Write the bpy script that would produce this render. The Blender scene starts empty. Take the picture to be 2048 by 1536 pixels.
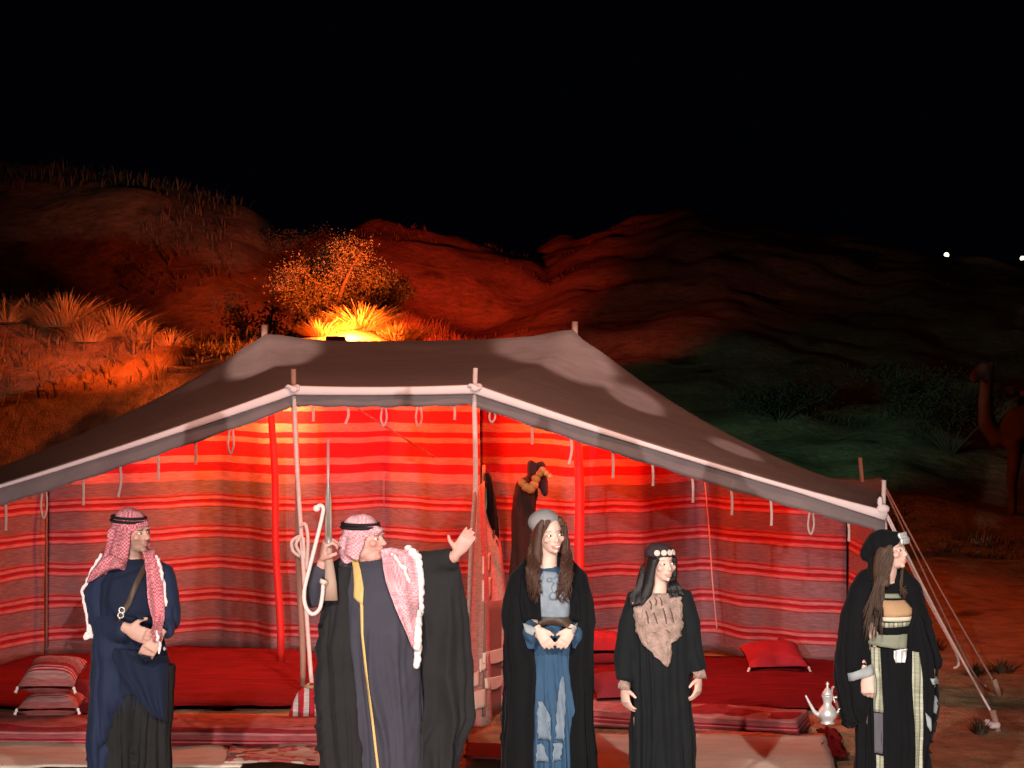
import bpy, bmesh, math, random
import numpy as np
from mathutils import Vector as V, Matrix, noise
from mathutils.bvhtree import BVHTree
random.seed(7)
rng = np.random.default_rng(7)
sc = bpy.context.scene
C = sc.collection

# ------------------------------------------------------------------ camera, world, lights, exposure
F = 4260.0                     # focal length in photo pixels; the eye is 2.9 m up
EYE = 2.9
cam_d = bpy.data.cameras.new('camera')
cam_d.sensor_width = 36.0
cam_d.lens = F / 2048 * 36.0
cam_d.shift_y = -153 / 2048
cam_d.clip_end = 2000
cam = bpy.data.objects.new('camera', cam_d)
C.objects.link(cam)
cam.location = (0, 0, EYE)
cam.rotation_euler = (math.pi / 2, 0, 0)
sc.camera = cam

w = bpy.data.worlds.new('World'); sc.world = w; w.use_nodes = True
bg = w.node_tree.nodes['Background']
bg.inputs[0].default_value = (0.10, 0.13, 0.32, 1)
bg.inputs[1].default_value = 0.0035            # a moonless night sky

sc.view_settings.view_transform = 'Standard'
sc.view_settings.look = 'None'
sc.view_settings.exposure = 0.0
sc.view_settings.gamma = 1.0
sc.cycles.max_bounces = 5
sc.cycles.use_denoising = True
sc.cycles.sample_clamp_indirect = 4.0

def at(x, y, d):
    """photo pixel at a distance -> point in the place"""
    return V(((x - 1024) * d / F, d, EYE - (y - 615) * d / F))
def ground(x, y):
    d = F * EYE / (y - 615)
    return V(((x - 1024) * d / F, d, 0))

def lamp(name, kind, loc, col, power, aim=None, size=50, blend=.5, radius=.08):
    l = bpy.data.lights.new(name, kind)
    l.color = col; l.energy = power
    l.shadow_soft_size = radius
    if kind == 'SPOT':
        l.spot_size = math.radians(size); l.spot_blend = blend
    o = bpy.data.objects.new(name, l); C.objects.link(o)
    o.location = loc
    if aim is not None:
        o.rotation_euler = (V(aim) - V(loc)).to_track_quat('-Z', 'Y').to_euler()
    return o

# stage floodlights low beside the audience, one on a mast, one high over the tent front; narrow ones added for lit roof patches
lamp('stage_light', 'SPOT', (-1.75, -1.0, .42), (1, .86, .86), 5400, (-.2, 16, .9), 34, .5, .07)
lamp('stage_light', 'SPOT', (4.6, -1.0, .9), (1, .92, .84), 1300, (1.2, 14, 1.0), 26, .7, .09)
lamp('stage_light', 'SPOT', (-2.6, 1.0, 6.6), (1, .87, .78), 5200, (-.2, 12.2, .0), 38, 1.0, .12)
lamp('stage_light', 'SPOT', (3.4, 1.0, 6.6), (1, .89, .80), 4600, (.6, 12.4, .0), 38, 1.0, .12)
lamp('stage_light', 'SPOT', (.8, 9.6, 9.5), (1, .46, .34), 3200, (-.3, 16.8, 2.3), 46, .9, .12)
lamp('stage_light', 'SPOT', (-4.2, 8.5, 6.2), (1, .78, .74), 9500, at(532, 704, 18.4), 4.6, .45, .05)  # added narrow spot that makes the lit patch at the left peak
lamp('stage_light', 'SPOT', (4.4, 8.5, 6.2), (1, .78, .74), 9500, at(1128, 706, 18.4), 5.4, .45, .05)  # added narrow spot for the lit patch by the right peak
lamp('stage_light', 'SPOT', (4.6, 8.5, 6.2), (1, .78, .74), 7000, at(1285, 786, 17.7), 3.0, .45, .05)  # added spot, a smaller lit patch down the right slope
lamp('stage_light', 'SPOT', (4.8, 8.5, 6.2), (1, .78, .74), 5200, at(1480, 893, 17.0), 2.6, .45, .05)  # added spot, the lit patch nearest the right end
# red and orange lamps under the tent roof and behind it
lamp('tent_lamp', 'POINT', at(520, 804, 17.45), (1, .30, .07), 140, radius=.05)
lamp('tent_lamp', 'POINT', at(745, 795, 17.2), (1, .10, .025), 95, radius=.05)
lamp('tent_lamp', 'POINT', at(1050, 832, 17.15), (1, .13, .02), 90, radius=.05)
lamp('tent_lamp', 'POINT', at(1225, 862, 17.05), (1, .09, .015), 36, radius=.05)
lamp('tent_lamp', 'POINT', at(60, 945, 16.6), (1, .05, .02), 4, radius=.05)
lamp('tent_lamp', 'POINT', at(1560, 972, 16.5), (1, .04, .02), 4, radius=.05)
lamp('tent_lamp', 'POINT', at(430, 838, 16.5), (1, .03, .012), 75, radius=.05)
lamp('tent_lamp', 'POINT', at(1330, 905, 16.45), (1, .03, .012), 75, radius=.05)
lamp('tent_lamp', 'POINT', at(850, 800, 16.5), (1, .03, .012), 45, radius=.05)
lamp('back_light', 'POINT', at(694, 652, 23.3), (1, .17, .022), 800, radius=.05)
lamp('back_light', 'SPOT', at(330, 690, 22.6), (1, .12, .015), 380, at(110, 600, 25.2), 75, .7, .08)
lamp('back_light', 'SPOT', at(830, 640, 30), (1, .055, .014), 17000, at(905, 525, 54), 27, .9, .1)
lamp('back_light', 'SPOT', at(620, 610, 30), (1, .11, .03), 900, at(540, 490, 38), 70, .9, .1)
lamp('back_light', 'SPOT', at(1180, 590, 36), (1, .07, .035), 380, at(1330, 490, 60), 60, .9, .1)
lamp('back_light', 'SPOT', (14, 22, 9), (1, .05, .06), 260, (12, 50, 2), 90, .9, .1)
lamp('ground_light', 'SPOT', (11.5, 15.0, 3.2), (1, .09, .018), 3000, (4.9, 19.0, 0), 46, .8, .1)
lamp('ground_light', 'SPOT', at(1120, 790, 25), (.30, 1, .80), 620, at(1560, 780, 34), 66, .9, .1)

# ------------------------------------------------------------------ materials
MATS = {}
def nodes_of(name):
    m = bpy.data.materials.new(name); m.use_nodes = True
    nt = m.node_tree
    b = nt.nodes['Principled BSDF']
    return m, nt, b
def N(nt, t, **kw):
    n = nt.nodes.new(t)
    for k, v in kw.items():
        if hasattr(n, k): setattr(n, k, v)
        else: n.inputs[k].default_value = v
    return n
def mixrgb(nt, fac, a, b, mode='MIX'):
    n = nt.nodes.new('ShaderNodeMix'); n.data_type = 'RGBA'; n.blend_type = mode
    for i, v in ((0, fac), (6, a), (7, b)):
        if hasattr(v, 'is_linked'): nt.links.new(v, n.inputs[i])
        elif i == 0: n.inputs[0].default_value = v
        else: n.inputs[i].default_value = (*v, 1) if len(v) == 3 else v
    return n.outputs[2]
def bump(nt, b, src, strength=.3, dist=.01):
    bn = N(nt, 'ShaderNodeBump'); bn.inputs['Strength'].default_value = strength
    bn.inputs['Distance'].default_value = dist
    nt.links.new(src, bn.inputs['Height']); nt.links.new(bn.outputs[0], b.inputs['Normal'])
def M(name, col, rough=.85, var=.25, scale=6, bs=90, bstr=.25, bd=.004, metal=0, sheen=0, spec=.3, stretch=(1, 1, 1), attr=None):
    m, nt, b = nodes_of(name)
    tc = N(nt, 'ShaderNodeTexCoord'); mp = N(nt, 'ShaderNodeMapping')
    mp.inputs['Scale'].default_value = stretch
    nt.links.new(tc.outputs['Object'], mp.inputs[0])
    n1 = N(nt, 'ShaderNodeTexNoise', Scale=scale, Detail=5.0); nt.links.new(mp.outputs[0], n1.inputs['Vector'])
    n2 = N(nt, 'ShaderNodeTexNoise', Scale=bs, Detail=3.0); nt.links.new(mp.outputs[0], n2.inputs['Vector'])
    if attr:
        a = N(nt, 'ShaderNodeVertexColor'); a.layer_name = attr
        base = a.outputs[0]
        lo = mixrgb(nt, 1.0, base, tuple([1 - var] * 3), 'MULTIPLY'); hi = base
        colr = mixrgb(nt, n1.outputs[0], lo, hi)
    else:
        colr = mixrgb(nt, n1.outputs[0], tuple(c * (1 - var) for c in col), tuple(min(1, c * (1 + var)) for c in col))
    nt.links.new(colr, b.inputs['Base Color'])
    b.inputs['Roughness'].default_value = rough
    b.inputs['Metallic'].default_value = metal
    b.inputs['Specular IOR Level'].default_value = spec
    b.inputs['Sheen Weight'].default_value = sheen
    bump(nt, b, n2.outputs[0], bstr, bd)
    MATS[name] = m
    return m
def ramp(nt, src, stops, interp='LINEAR'):
    r = N(nt, 'ShaderNodeValToRGB'); r.color_ramp.interpolation = interp
    el = r.color_ramp.elements
    while len(el) < len(stops): el.new(.5)
    for e, (p, c) in zip(el, stops):
        e.position = p; e.color = (*c, 1)
    nt.links.new(src, r.inputs[0]); return r.outputs[0]
def stripes(name, period, stops, axis=2, offset=0, top=None, wob=.012, rough=.9, transl=0, bscale=140, interp='CONSTANT'):
    """woven stripes along one object axis; top = (z, stops over a second ramp of 0.5 m)"""
    m, nt, b = nodes_of(name)
    tc = N(nt, 'ShaderNodeTexCoord'); sep = N(nt, 'ShaderNodeSeparateXYZ')
    src = tc.outputs['UV'] if axis in ('u', 'v') else tc.outputs['Object']
    nt.links.new(src, sep.inputs[0])
    ax = {'u': 0, 'v': 1}.get(axis, axis)
    nz = N(nt, 'ShaderNodeTexNoise', Scale=1.6, Detail=3.0); nt.links.new(tc.outputs['Object'], nz.inputs['Vector'])
    mad = N(nt, 'ShaderNodeMath', operation='MULTIPLY_ADD'); nt.links.new(nz.outputs[0], mad.inputs[0])
    mad.inputs[1].default_value = wob; nt.links.new(sep.outputs[ax], mad.inputs[2])
    sub = N(nt, 'ShaderNodeMath', operation='SUBTRACT'); nt.links.new(mad.outputs[0], sub.inputs[0]); sub.inputs[1].default_value = offset
    div = N(nt, 'ShaderNodeMath', operation='DIVIDE'); nt.links.new(sub.outputs[0], div.inputs[0]); div.inputs[1].default_value = period
    fr = N(nt, 'ShaderNodeMath', operation='FRACT'); nt.links.new(div.outputs[0], fr.inputs[0])
    col = ramp(nt, fr.outputs[0], stops, interp)
    if top:
        z0, span, st2 = top
        s2 = N(nt, 'ShaderNodeMath', operation='SUBTRACT'); nt.links.new(mad.outputs[0], s2.inputs[0]); s2.inputs[1].default_value = z0
        d2 = N(nt, 'ShaderNodeMath', operation='DIVIDE'); nt.links.new(s2.outputs[0], d2.inputs[0]); d2.inputs[1].default_value = span
        c2 = ramp(nt, d2.outputs[0], st2, 'CONSTANT')
        g = N(nt, 'ShaderNodeMath', operation='GREATER_THAN'); nt.links.new(s2.outputs[0], g.inputs[0]); g.inputs[1].default_value = 0
        col = mixrgb(nt, g.outputs[0], col, c2)
    mp = N(nt, 'ShaderNodeMapping'); mp.inputs['Scale'].default_value = (12, 12, 160); nt.links.new(tc.outputs['Object'], mp.inputs[0])
    n1 = N(nt, 'ShaderNodeTexNoise', Scale=1.0, Detail=4.0); nt.links.new(mp.outputs[0], n1.inputs['Vector'])
    var = ramp(nt, n1.outputs[0], [(.3, (.62, .62, .62)), (.7, (1.15, 1.15, 1.15))])
    col = mixrgb(nt, 1.0, col, var, 'MULTIPLY')
    nt.links.new(col, b.inputs['Base Color'])
    b.inputs['Roughness'].default_value = rough; b.inputs['Specular IOR Level'].default_value = .15
    n2 = N(nt, 'ShaderNodeTexNoise', Scale=bscale, Detail=2.0); nt.links.new(tc.outputs['Object'], n2.inputs['Vector'])
    bump(nt, b, n2.outputs[0], .3, .004)
    MATS[name] = m
    return m

RED, DRED, PINK, GREY = (.32, .012, .022), (.17, .008, .014), (.38, .13, .13), (.165, .10, .105)
WALLST = [(0, GREY), (.38, GREY), (.41, DRED), (.45, PINK), (.51, PINK), (.54, RED), (.63, DRED), (.67, PINK), (.73, PINK), (.77, DRED), (.82, (.30, .06, .06)), (.88, GREY)]
TOPST = [(0, PINK), (.10, RED), (.2, PINK), (.28, RED), (.44, PINK), (.5, RED), (.56, PINK), (.66, RED), (.8, PINK), (.86, RED)]
stripes('wall_cloth', .262, WALLST, offset=.075, top=(1.46, .75, TOPST), wob=.045, interp='LINEAR')
stripes('mattress_cloth', .085, [(0, (.30, .07, .07)), (.35, (.42, .16, .15)), (.5, (.26, .02, .025)), (.75, (.38, .12, .11)), (.85, (.22, .01, .02))], axis=2, wob=.01)
stripes('cushion_cloth', .23, [(0, (.30, .09, .085)), (.3, (.34, .15, .14)), (.45, (.40, .22, .2)), (.52, (.36, .02, .03)), (.60, (.55, .3, .27)), (.66, (.36, .02, .03)), (.74, (.5, .25, .22)), (.80, (.3, .015, .02))], axis=1, wob=.01)
stripes('divider_cloth', .46, [(0, (.30, .24, .21)), (.25, (.42, .10, .11)), (.36, (.33, .26, .23)), (.55, (.42, .22, .21)), (.68, (.3, .24, .21)), (.86, (.42, .10, .11))], axis='u', wob=.01)
stripes('bag_cloth', .075, [(0, (.5, .43, .4)), (.22, (.06, .03, .03)), (.3, (.45, .02, .03)), (.75, (.55, .45, .42))], axis=0, wob=.05)
stripes('olive_stripe', .05, [(0, (.30, .31, .22)), (.35, (.14, .14, .1)), (.5, (.42, .43, .33)), (.8, (.22, .22, .15))], axis=0, wob=.012)
M('roof_cloth', (.185, .125, .107), .95, .30, 3.5, 110, .8, .010, spec=.1, stretch=(.5, 3.5, 3.5))
M('valance_cloth', (.19, .155, .15), .95, .28, 4, 130, .5, .005, spec=.1)
M('hem_cloth', (.72, .62, .60), .9, .10, 8, 120, .3, spec=.15)
M('wood', (.30, .17, .12), .7, .3, 4, 40, .4, stretch=(8, 8, .6))
M('red_pole', (.50, .02, .015), .6, .2, 6, 60, .3)
M('rope', (.58, .46, .42), .9, .2, 30, 200, .6)
M('tie_cloth', (.40, .31, .28), .9, .2, 30, 200, .6)
M('tan_rope', (.42, .24, .19), .9, .2, 30, 200, .6)
M('skin_paint', (.6, .4, .3), .5, .08, 20, 220, .12, .001, spec=.35, attr='tone')
M('black_cloth', (.006, .006, .007), .85, .25, 5, 240, .3, .002, sheen=.03, spec=.06)
M('soft_black_cloth', (.010, .0115, .0125), .85, .25, 5, 240, .3, .002, sheen=.03, spec=.06)
M('cloak_cloth', (.020, .0195, .020), .9, .2, 5, 240, .3, .002, sheen=.03, spec=.06)
M('slate_cloth', (.042, .040, .054), .85, .15, 5, 260, .3, .002, sheen=.03, spec=.2)
M('navy_cloth', (.012, .019, .046), .8, .2, 5, 240, .3, .002, sheen=.03, spec=.2)
M('deep_navy_cloth', (.012, .017, .034), .8, .2, 5, 240, .3, .002, sheen=.03, spec=.06)
M('trouser_cloth', (.018, .018, .018), .9, .2, 5, 240, .3, .002, spec=.06)
M('gold_braid', (.56, .38, .13), .5, .25, 40, 260, .7, .003, spec=.5)
M('fringe', (.72, .62, .60), .9, .12, 30, 260, .6, .004)
M('cord_black', (.012, .006, .008), .8, .2, 30, 300, .5, .002)
M('leather', (.055, .034, .024), .5, .3, 10, 100, .3)
M('silver', (.72, .71, .69), .32, .2, 14, 90, .4, .003, metal=.45, spec=.6)
M('gold', (.50, .19, .05), .5, .3, 20, 120, .4, .003, metal=.3)
M('brown_black_cloth', (.028, .010, .008), .9, .3, 6, 160, .4)
M('brown_hair', (.060, .024, .014), .5, .45, 8, 160, .5, .003, spec=.4, stretch=(9, 9, .7))
M('light_brown_hair', (.055, .029, .016), .5, .45, 8, 160, .5, .003, spec=.4, stretch=(9, 9, .7))
M('black_hair', (.008, .006, .006), .45, .4, 8, 160, .5, .003, spec=.4, stretch=(9, 9, .7))
M('grey_felt', (.22, .20, .20), .95, .12, 10, 160, .4)
M('pale_blue_cloth', (.19, .23, .265), .85, .45, 16, 160, .5, .004)
M('blue_cloth', (.024, .062, .115), .85, .25, 8, 200, .4, .003)
M('pale_patch', (.13, .17, .21), .9, .4, 20, 160, .5, .003)
M('embroidery', (.29, .20, .165), .9, .75, 26, 70, 1.0, .010)
M('dark_embroidery', (.035, .02, .024), .9, .3, 30, 160, .6)
M('stitch_thread', (.10, .06, .05), .9, .3, 30, 160, .6)
M('tan_panel', (.38, .23, .12), .85, .16, 12, 160, .4)
M('cream_panel', (.55, .50, .38), .85, .16, 14, 160, .4)
M('olive_panel', (.19, .20, .145), .85, .2, 14, 160, .4)
M('grey_blue_trim', (.27, .30, .30), .85, .2, 18, 160, .4)
M('grey_cloth', (.085, .08, .09), .9, .2, 8, 160, .4)
M('lamp_black', (.02, .02, .02), .5, .2)
M('camel_hide', (.085, .045, .03), .9, .3, 6, 90, .6, .01)
M('saddle_cloth', (.16, .04, .025), .9, .5, 16, 80, .5, .01)
M('bark', (.10, .05, .03), .95, .35, 12, 60, .7, .01)
M('dry_grass', (.42, .26, .10), .8, .35, 3, 40, .1)
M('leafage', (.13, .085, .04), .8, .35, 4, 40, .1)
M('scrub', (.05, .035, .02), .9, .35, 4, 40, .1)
M('red_rug', (.19, .008, .010), .95, .75, 4, 60, 1.0, .02, stretch=(.8, 6, 1), spec=.1)
M('pale_rug', (.60, .52, .42), .95, .3, 4, 90, .6, .008, stretch=(1, 2.5, 1), spec=.1)
M('dark_rug', (.10, .012, .015), .95, .35, 5, 90, .6, .01, spec=.1)
M('red_pillow', (.25, .010, .016), .9, .2, 7, 120, .4)
M('maroon_pillow', (.17, .012, .02), .9, .2, 7, 120, .4)
M('pale_block', (.52, .44, .38), .9, .12, 10, 120, .4)
M('brown_wool', (.16, .085, .072), .95, .2, 8, 120, .5)
M('rifle_wood', (.34, .23, .17), .55, .25, 6, 60, .3, stretch=(6, 6, 1))
M('rifle_steel', (.32, .28, .28), .4, .2, 10, 90, .2, metal=.4)
M('cane', (.66, .50, .46), .6, .1, 10, 90, .2)
M('eye_white', (.75, .70, .66), .3, .05, bstr=0)
M('eye_dark', (.02, .012, .008), .2, .1, bstr=0)
def shemagh(name, a, b_, s):
    m, nt, b = nodes_of(name)
    tc = N(nt, 'ShaderNodeTexCoord')
    ch = N(nt, 'ShaderNodeTexChecker', Scale=s); nt.links.new(tc.outputs['Object'], ch.inputs['Vector'])
    ch.inputs[1].default_value = (*a, 1); ch.inputs[2].default_value = (*b_, 1)
    n1 = N(nt, 'ShaderNodeTexNoise', Scale=9.0, Detail=4.0); nt.links.new(tc.outputs['Object'], n1.inputs['Vector'])
    v = ramp(nt, n1.outputs[0], [(.3, (.75, .7, .7)), (.7, (1.1, 1.1, 1.1))])
    nt.links.new(mixrgb(nt, 1.0, ch.outputs[0], v, 'MULTIPLY'), b.inputs['Base Color'])
    b.inputs['Roughness'].default_value = .9; b.inputs['Specular IOR Level'].default_value = .15
    n2 = N(nt, 'ShaderNodeTexNoise', Scale=200.0); nt.links.new(tc.outputs['Object'], n2.inputs['Vector'])
    bump(nt, b, n2.outputs[0], .3, .003); MATS[name] = m
shemagh('red_check', (.42, .065, .09), (.54, .27, .29), 95)
shemagh('pink_check', (.58, .22, .27), (.68, .46, .47), 95)
def border():
    m, nt, b = nodes_of('border_weave')
    tc = N(nt, 'ShaderNodeTexCoord'); v = N(nt, 'ShaderNodeTexVoronoi', Scale=16.0); nt.links.new(tc.outputs['Object'], v.inputs['Vector'])
    sp = N(nt, 'ShaderNodeSeparateColor'); nt.links.new(v.outputs['Color'], sp.inputs[0])
    c = ramp(nt, sp.outputs[0], [(0, (.40, .30, .24)), (.3, (.34, .05, .05)), (.5, (.46, .38, .30)), (.68, (.10, .05, .04)), (.8, (.42, .18, .16))], 'CONSTANT')
    nt.links.new(c, b.inputs['Base Color']); b.inputs['Roughness'].default_value = .95; bump(nt, b, v.outputs['Distance'], .5, .01); MATS['border_weave'] = m
border()
def sand():
    m, nt, b = nodes_of('sand')
    tc = N(nt, 'ShaderNodeTexCoord')
    def nz(s, d=5.0):
        n = N(nt, 'ShaderNodeTexNoise', Scale=s, Detail=d); nt.links.new(tc.outputs['Object'], n.inputs['Vector']); return n.outputs[0]
    c1 = ramp(nt, nz(.35), [(.35, (.30, .165, .085)), (.65, (.42, .26, .15))])
    c2 = ramp(nt, nz(4.5), [(.3, (.68, .68, .68)), (.62, (1.1, 1.1, 1.1))])
    c = mixrgb(nt, 1.0, c1, c2, 'MULTIPLY')
    c3 = ramp(nt, nz(1.3, 8.0), [(.28, (.35, .30, .25)), (.40, (1, 1, 1))])
    c = mixrgb(nt, 1.0, c, c3, 'MULTIPLY')
    nt.links.new(c, b.inputs['Base Color']); b.inputs['Roughness'].default_value = .95
    b.inputs['Specular IOR Level'].default_value = .1
    s = N(nt, 'ShaderNodeMath', operation='MULTIPLY_ADD'); nt.links.new(nz(7.0, 6.0), s.inputs[0]); s.inputs[1].default_value = 2.0
    nt.links.new(nz(60.0, 3.0), s.inputs[2])
    bump(nt, b, s.outputs[0], .8, .035); MATS['sand'] = m
sand()

# ------------------------------------------------------------------ object helpers
def tag(o, label=None, cat=None, group=None, kind=None):
    for k, v in (('label', label), ('category', cat), ('group', group), ('kind', kind)):
        if v: o[k] = v
    return o
def thing(name, loc, label, cat, group=None):
    o = bpy.data.objects.new(name, None); C.objects.link(o); o.location = loc
    o.empty_display_size = .1
    return tag(o, label, cat, group)
def obj(name, src, mat, parent=None, smooth=True, root=None):
    """src: a bmesh or a mesh; root = the Empty whose frame the coordinates must be brought into (world-built parts)"""
    if isinstance(src, bmesh.types.BMesh):
        bmesh.ops.recalc_face_normals(src, faces=src.faces)
        me = bpy.data.meshes.new(name); src.to_mesh(me); src.free()
    else: me = src
    me.name = name
    if root is not None: me.transform(Matrix.Translation(-V(root.location)))
    me.materials.clear(); me.materials.append(MATS[mat])
    if smooth: me.polygons.foreach_set('use_smooth', [True] * len(me.polygons))
    o = bpy.data.objects.new(name, me); C.objects.link(o)
    if parent is not None: o.parent = parent
    return o
def ell(bm, c, r, rot=None, seg=14):
    m = Matrix.Translation(V(c)) @ (rot.to_4x4() if rot else Matrix()) @ Matrix.Diagonal((*r, 1))
    bmesh.ops.create_uvsphere(bm, u_segments=seg, v_segments=max(6, seg // 2 + 2), radius=1, matrix=m)
def box(bm, c, s, rot=None, bev=0):
    m = Matrix.Translation(V(c)) @ (rot.to_4x4() if rot else Matrix()) @ Matrix.Diagonal((*s, 1))
    r = bmesh.ops.create_cube(bm, size=1, matrix=m)
    if bev:
        es = list({e for v in r['verts'] for e in v.link_edges})
        bmesh.ops.bevel(bm, geom=es, offset=bev, segments=2, affect='EDGES')
def tube(bm, pts, rad, seg=10, up=None, cap=True):
    """lofted tube; rad: number, or one per point, each a number or (a along up-side, b)"""
    pts = [V(p) for p in pts]; n = len(pts)
    if not isinstance(rad, (list, tuple)) or (isinstance(rad, tuple)): rad = [rad] * n
    rings = []; side = None
    for i in range(n):
        t = (pts[min(i + 1, n - 1)] - pts[max(i - 1, 0)]).normalized()
        if side is None:
            u = V(up) if up is not None else (V((0, 0, 1)) if abs(t.z) < .9 else V((0, 1, 0)))
            side = (u - t * u.dot(t)).normalized()
        else: side = (side - t * side.dot(t)).normalized()
        b = t.cross(side)
        ra, rb = rad[i] if isinstance(rad[i], (list, tuple)) else (rad[i], rad[i])
        rings.append([bm.verts.new(pts[i] + side * ra * math.cos(2 * math.pi * k / seg) + b * rb * math.sin(2 * math.pi * k / seg)) for k in range(seg)])
    for a, b in zip(rings, rings[1:]):
        for k in range(seg):
            bm.faces.new((a[k], a[(k + 1) % seg], b[(k + 1) % seg], b[k]))
    if cap: bm.faces.new(rings[0][::-1]); bm.faces.new(rings[-1])
def loft(bm, rings, seg=28):
    """rings: (z, cx, rx, cy, ry) from the top down"""
    rr = []
    for z, cx, rx, cy, ry in rings:
        rr.append([bm.verts.new((cx + rx * math.cos(2 * math.pi * k / seg), cy + ry * math.sin(2 * math.pi * k / seg), z)) for k in range(seg)])
    for a, b in zip(rr, rr[1:]):
        for k in range(seg): bm.faces.new((a[k], a[(k + 1) % seg], b[(k + 1) % seg], b[k]))
    bm.faces.new(rr[0][::-1]); bm.faces.new(rr[-1])
def grid(bm, P, uv=False, closed=False):
    """P: rows of points -> quads; returns vertex rows"""
    vs = [[bm.verts.new(p) for p in row] for row in P]
    lay = bm.loops.layers.uv.new('UVMap') if uv else None
    nr, nc = len(vs), len(vs[0])
    for i in range(nr - 1):
        for j in range(nc - 1):
            f = bm.faces.new((vs[i][j], vs[i][j + 1], vs[i + 1][j + 1], vs[i + 1][j]))
            if uv:
                for l, (a, b) in zip(f.loops, ((i, j), (i, j + 1), (i + 1, j + 1), (i + 1, j))):
                    l[lay].uv = (b / (nc - 1), a / (nr - 1))
    return vs
def thick(o, t, off=0):
    m = o.modifiers.new('thickness', 'SOLIDIFY'); m.thickness = t; m.offset = off
    return o
def lathe(bm, prof, c=(0, 0, 0), seg=18):
    rr = [[bm.verts.new((c[0] + r * math.cos(2 * math.pi * k / seg), c[1] + r * math.sin(2 * math.pi * k / seg), c[2] + z)) for k in range(seg)] for r, z in prof]
    for a, b in zip(rr, rr[1:]):
        for k in range(seg): bm.faces.new((a[k], a[(k + 1) % seg], b[(k + 1) % seg], b[k]))
    bm.faces.new(rr[0][::-1]); bm.faces.new(rr[-1])
def remesh(bm, voxel, it=4, fac=.5):
    bmesh.ops.recalc_face_normals(bm, faces=bm.faces)
    me = bpy.data.meshes.new('t'); bm.to_mesh(me); bm.free()
    o = bpy.data.objects.new('t', me); C.objects.link(o)
    r = o.modifiers.new('r', 'REMESH'); r.mode = 'VOXEL'; r.voxel_size = voxel
    s = o.modifiers.new('s', 'SMOOTH'); s.iterations = it; s.factor = fac
    dg = bpy.context.evaluated_depsgraph_get()
    out = bpy.data.meshes.new_from_object(o.evaluated_get(dg))
    bpy.data.objects.remove(o); bpy.data.meshes.remove(me)
    return out
def coords(me):
    a = np.empty(len(me.vertices) * 3); me.vertices.foreach_get('co', a); return a.reshape(-1, 3)
def normals(me):
    a = np.empty(len(me.vertices) * 3); me.vertices.foreach_get('normal', a); return a.reshape(-1, 3)
def catmull(pts, n):
    """resample a polyline smoothly"""
    pts = [np.array(p, float) for p in pts]; out = []
    for i in range(len(pts) - 1):
        p0, p1, p2, p3 = pts[max(i - 1, 0)], pts[i], pts[i + 1], pts[min(i + 2, len(pts) - 1)]
        for k in range(n):
            t = k / n
            out.append(.5 * (2 * p1 + (p2 - p0) * t + (2 * p0 - 5 * p1 + 4 * p2 - p3) * t * t + (3 * p1 - p0 - 3 * p2 + p3) * t ** 3))
    out.append(pts[-1]); return [tuple(p) for p in out]

# ------------------------------------------------------------------ ground and dunes: one sheet
def interp(x, pts):
    return np.interp(x, [p[0] for p in pts], [p[1] for p in pts])
def crest(pts, d):      # skyline pixels -> crest height over world X
    return [((u - 1024) * d / F, EYE + (615 - y) * d / F) for u, y in pts]
def sm(a, b, x):
    t = np.clip((x - a) / (b - a), 0, 1); return t * t * (3 - 2 * t)
RA = crest([(-900, 520), (-300, 560), (0, 610), (220, 650), (430, 695), (560, 690), (640, 668), (710, 652), (770, 662), (840, 690), (1000, 770), (1200, 960), (1500, 1100)], 25)
RB = crest([(-900, 300), (-200, 330), (0, 345), (200, 355), (380, 400), (520, 440), (600, 495), (640, 525), (740, 600), (900, 680), (1100, 760)], 40)
RC = crest([(200, 640), (600, 540), (700, 480), (760, 464), (860, 474), (1000, 492), (1070, 508), (1120, 560), (1300, 640)], 54)
RD = crest([(800, 620), (1040, 520), (1110, 490), (1200, 482), (1290, 455), (1340, 442), (1450, 450), (1600, 472), (1750, 498), (1900, 516), (2100, 524), (2600, 540)], 62)
_lat = rng.random((97, 97))
def vnoise(x, y):
    xi, yi = np.floor(x).astype(int), np.floor(y).astype(int); fx, fy = x - xi, y - yi
    fx, fy = fx * fx * (3 - 2 * fx), fy * fy * (3 - 2 * fy)
    g = lambda a, b: _lat[(xi + a) % 97, (yi + b) % 97]
    return (g(0, 0) * (1 - fx) + g(1, 0) * fx) * (1 - fy) + (g(0, 1) * (1 - fx) + g(1, 1) * fx) * fy - .5
def height(X, Y):
    wob = 1.1 * np.sin(X * .31 + 1.3) + .7 * np.sin(X * .77 + Y * .12)
    def ridge(R, y0, yc, y1):
        yy = Y + wob * .6
        h = np.maximum(interp(X, R), 0)
        return h * np.where(yy < yc, sm(y0, yc, yy) ** .9, 1 - .75 * sm(yc, y1, yy))
    a = ridge(RA, 19.6, 25, 30); b = ridge(RB, 26, 40, 60); c = ridge(RC, 40, 54, 75); d = ridge(RD, 26, 62, 90)
    h = np.maximum.reduce([a, b, c, d])
    f = sm(19, 24, Y)
    h = h + f * (.10 * np.sin(X * .9 + np.sin(Y * .45) * 2) * np.sin(Y * .62 + .6 * np.sin(X * .5)) + .05 * np.sin(X * 2.3 + Y * 1.3) * np.sin(Y * 1.9 - X * .8))
    far = sm(26, 31, Y)
    h = h + far * (.55 * vnoise(X / 3.1, Y / 4.2) + .26 * vnoise(X / 1.1 + 9, Y / 1.5) + .12 * vnoise(X / .5 + 31, Y / .6)) + f * (1 - far) * .10 * vnoise(X / .6, Y / .6)
    near = 1 - sm(22, 26, Y)
    h = h + near * .018 * np.sin(X * 3.1 + 1.7 * np.sin(Y * 2.2)) * np.sin(Y * 3.7 + np.sin(X * 1.3)) * sm(13.2, 14.5, Y + .9 * np.maximum(np.abs(X) - 3.2, 0)) - near * .012
    return h
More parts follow.
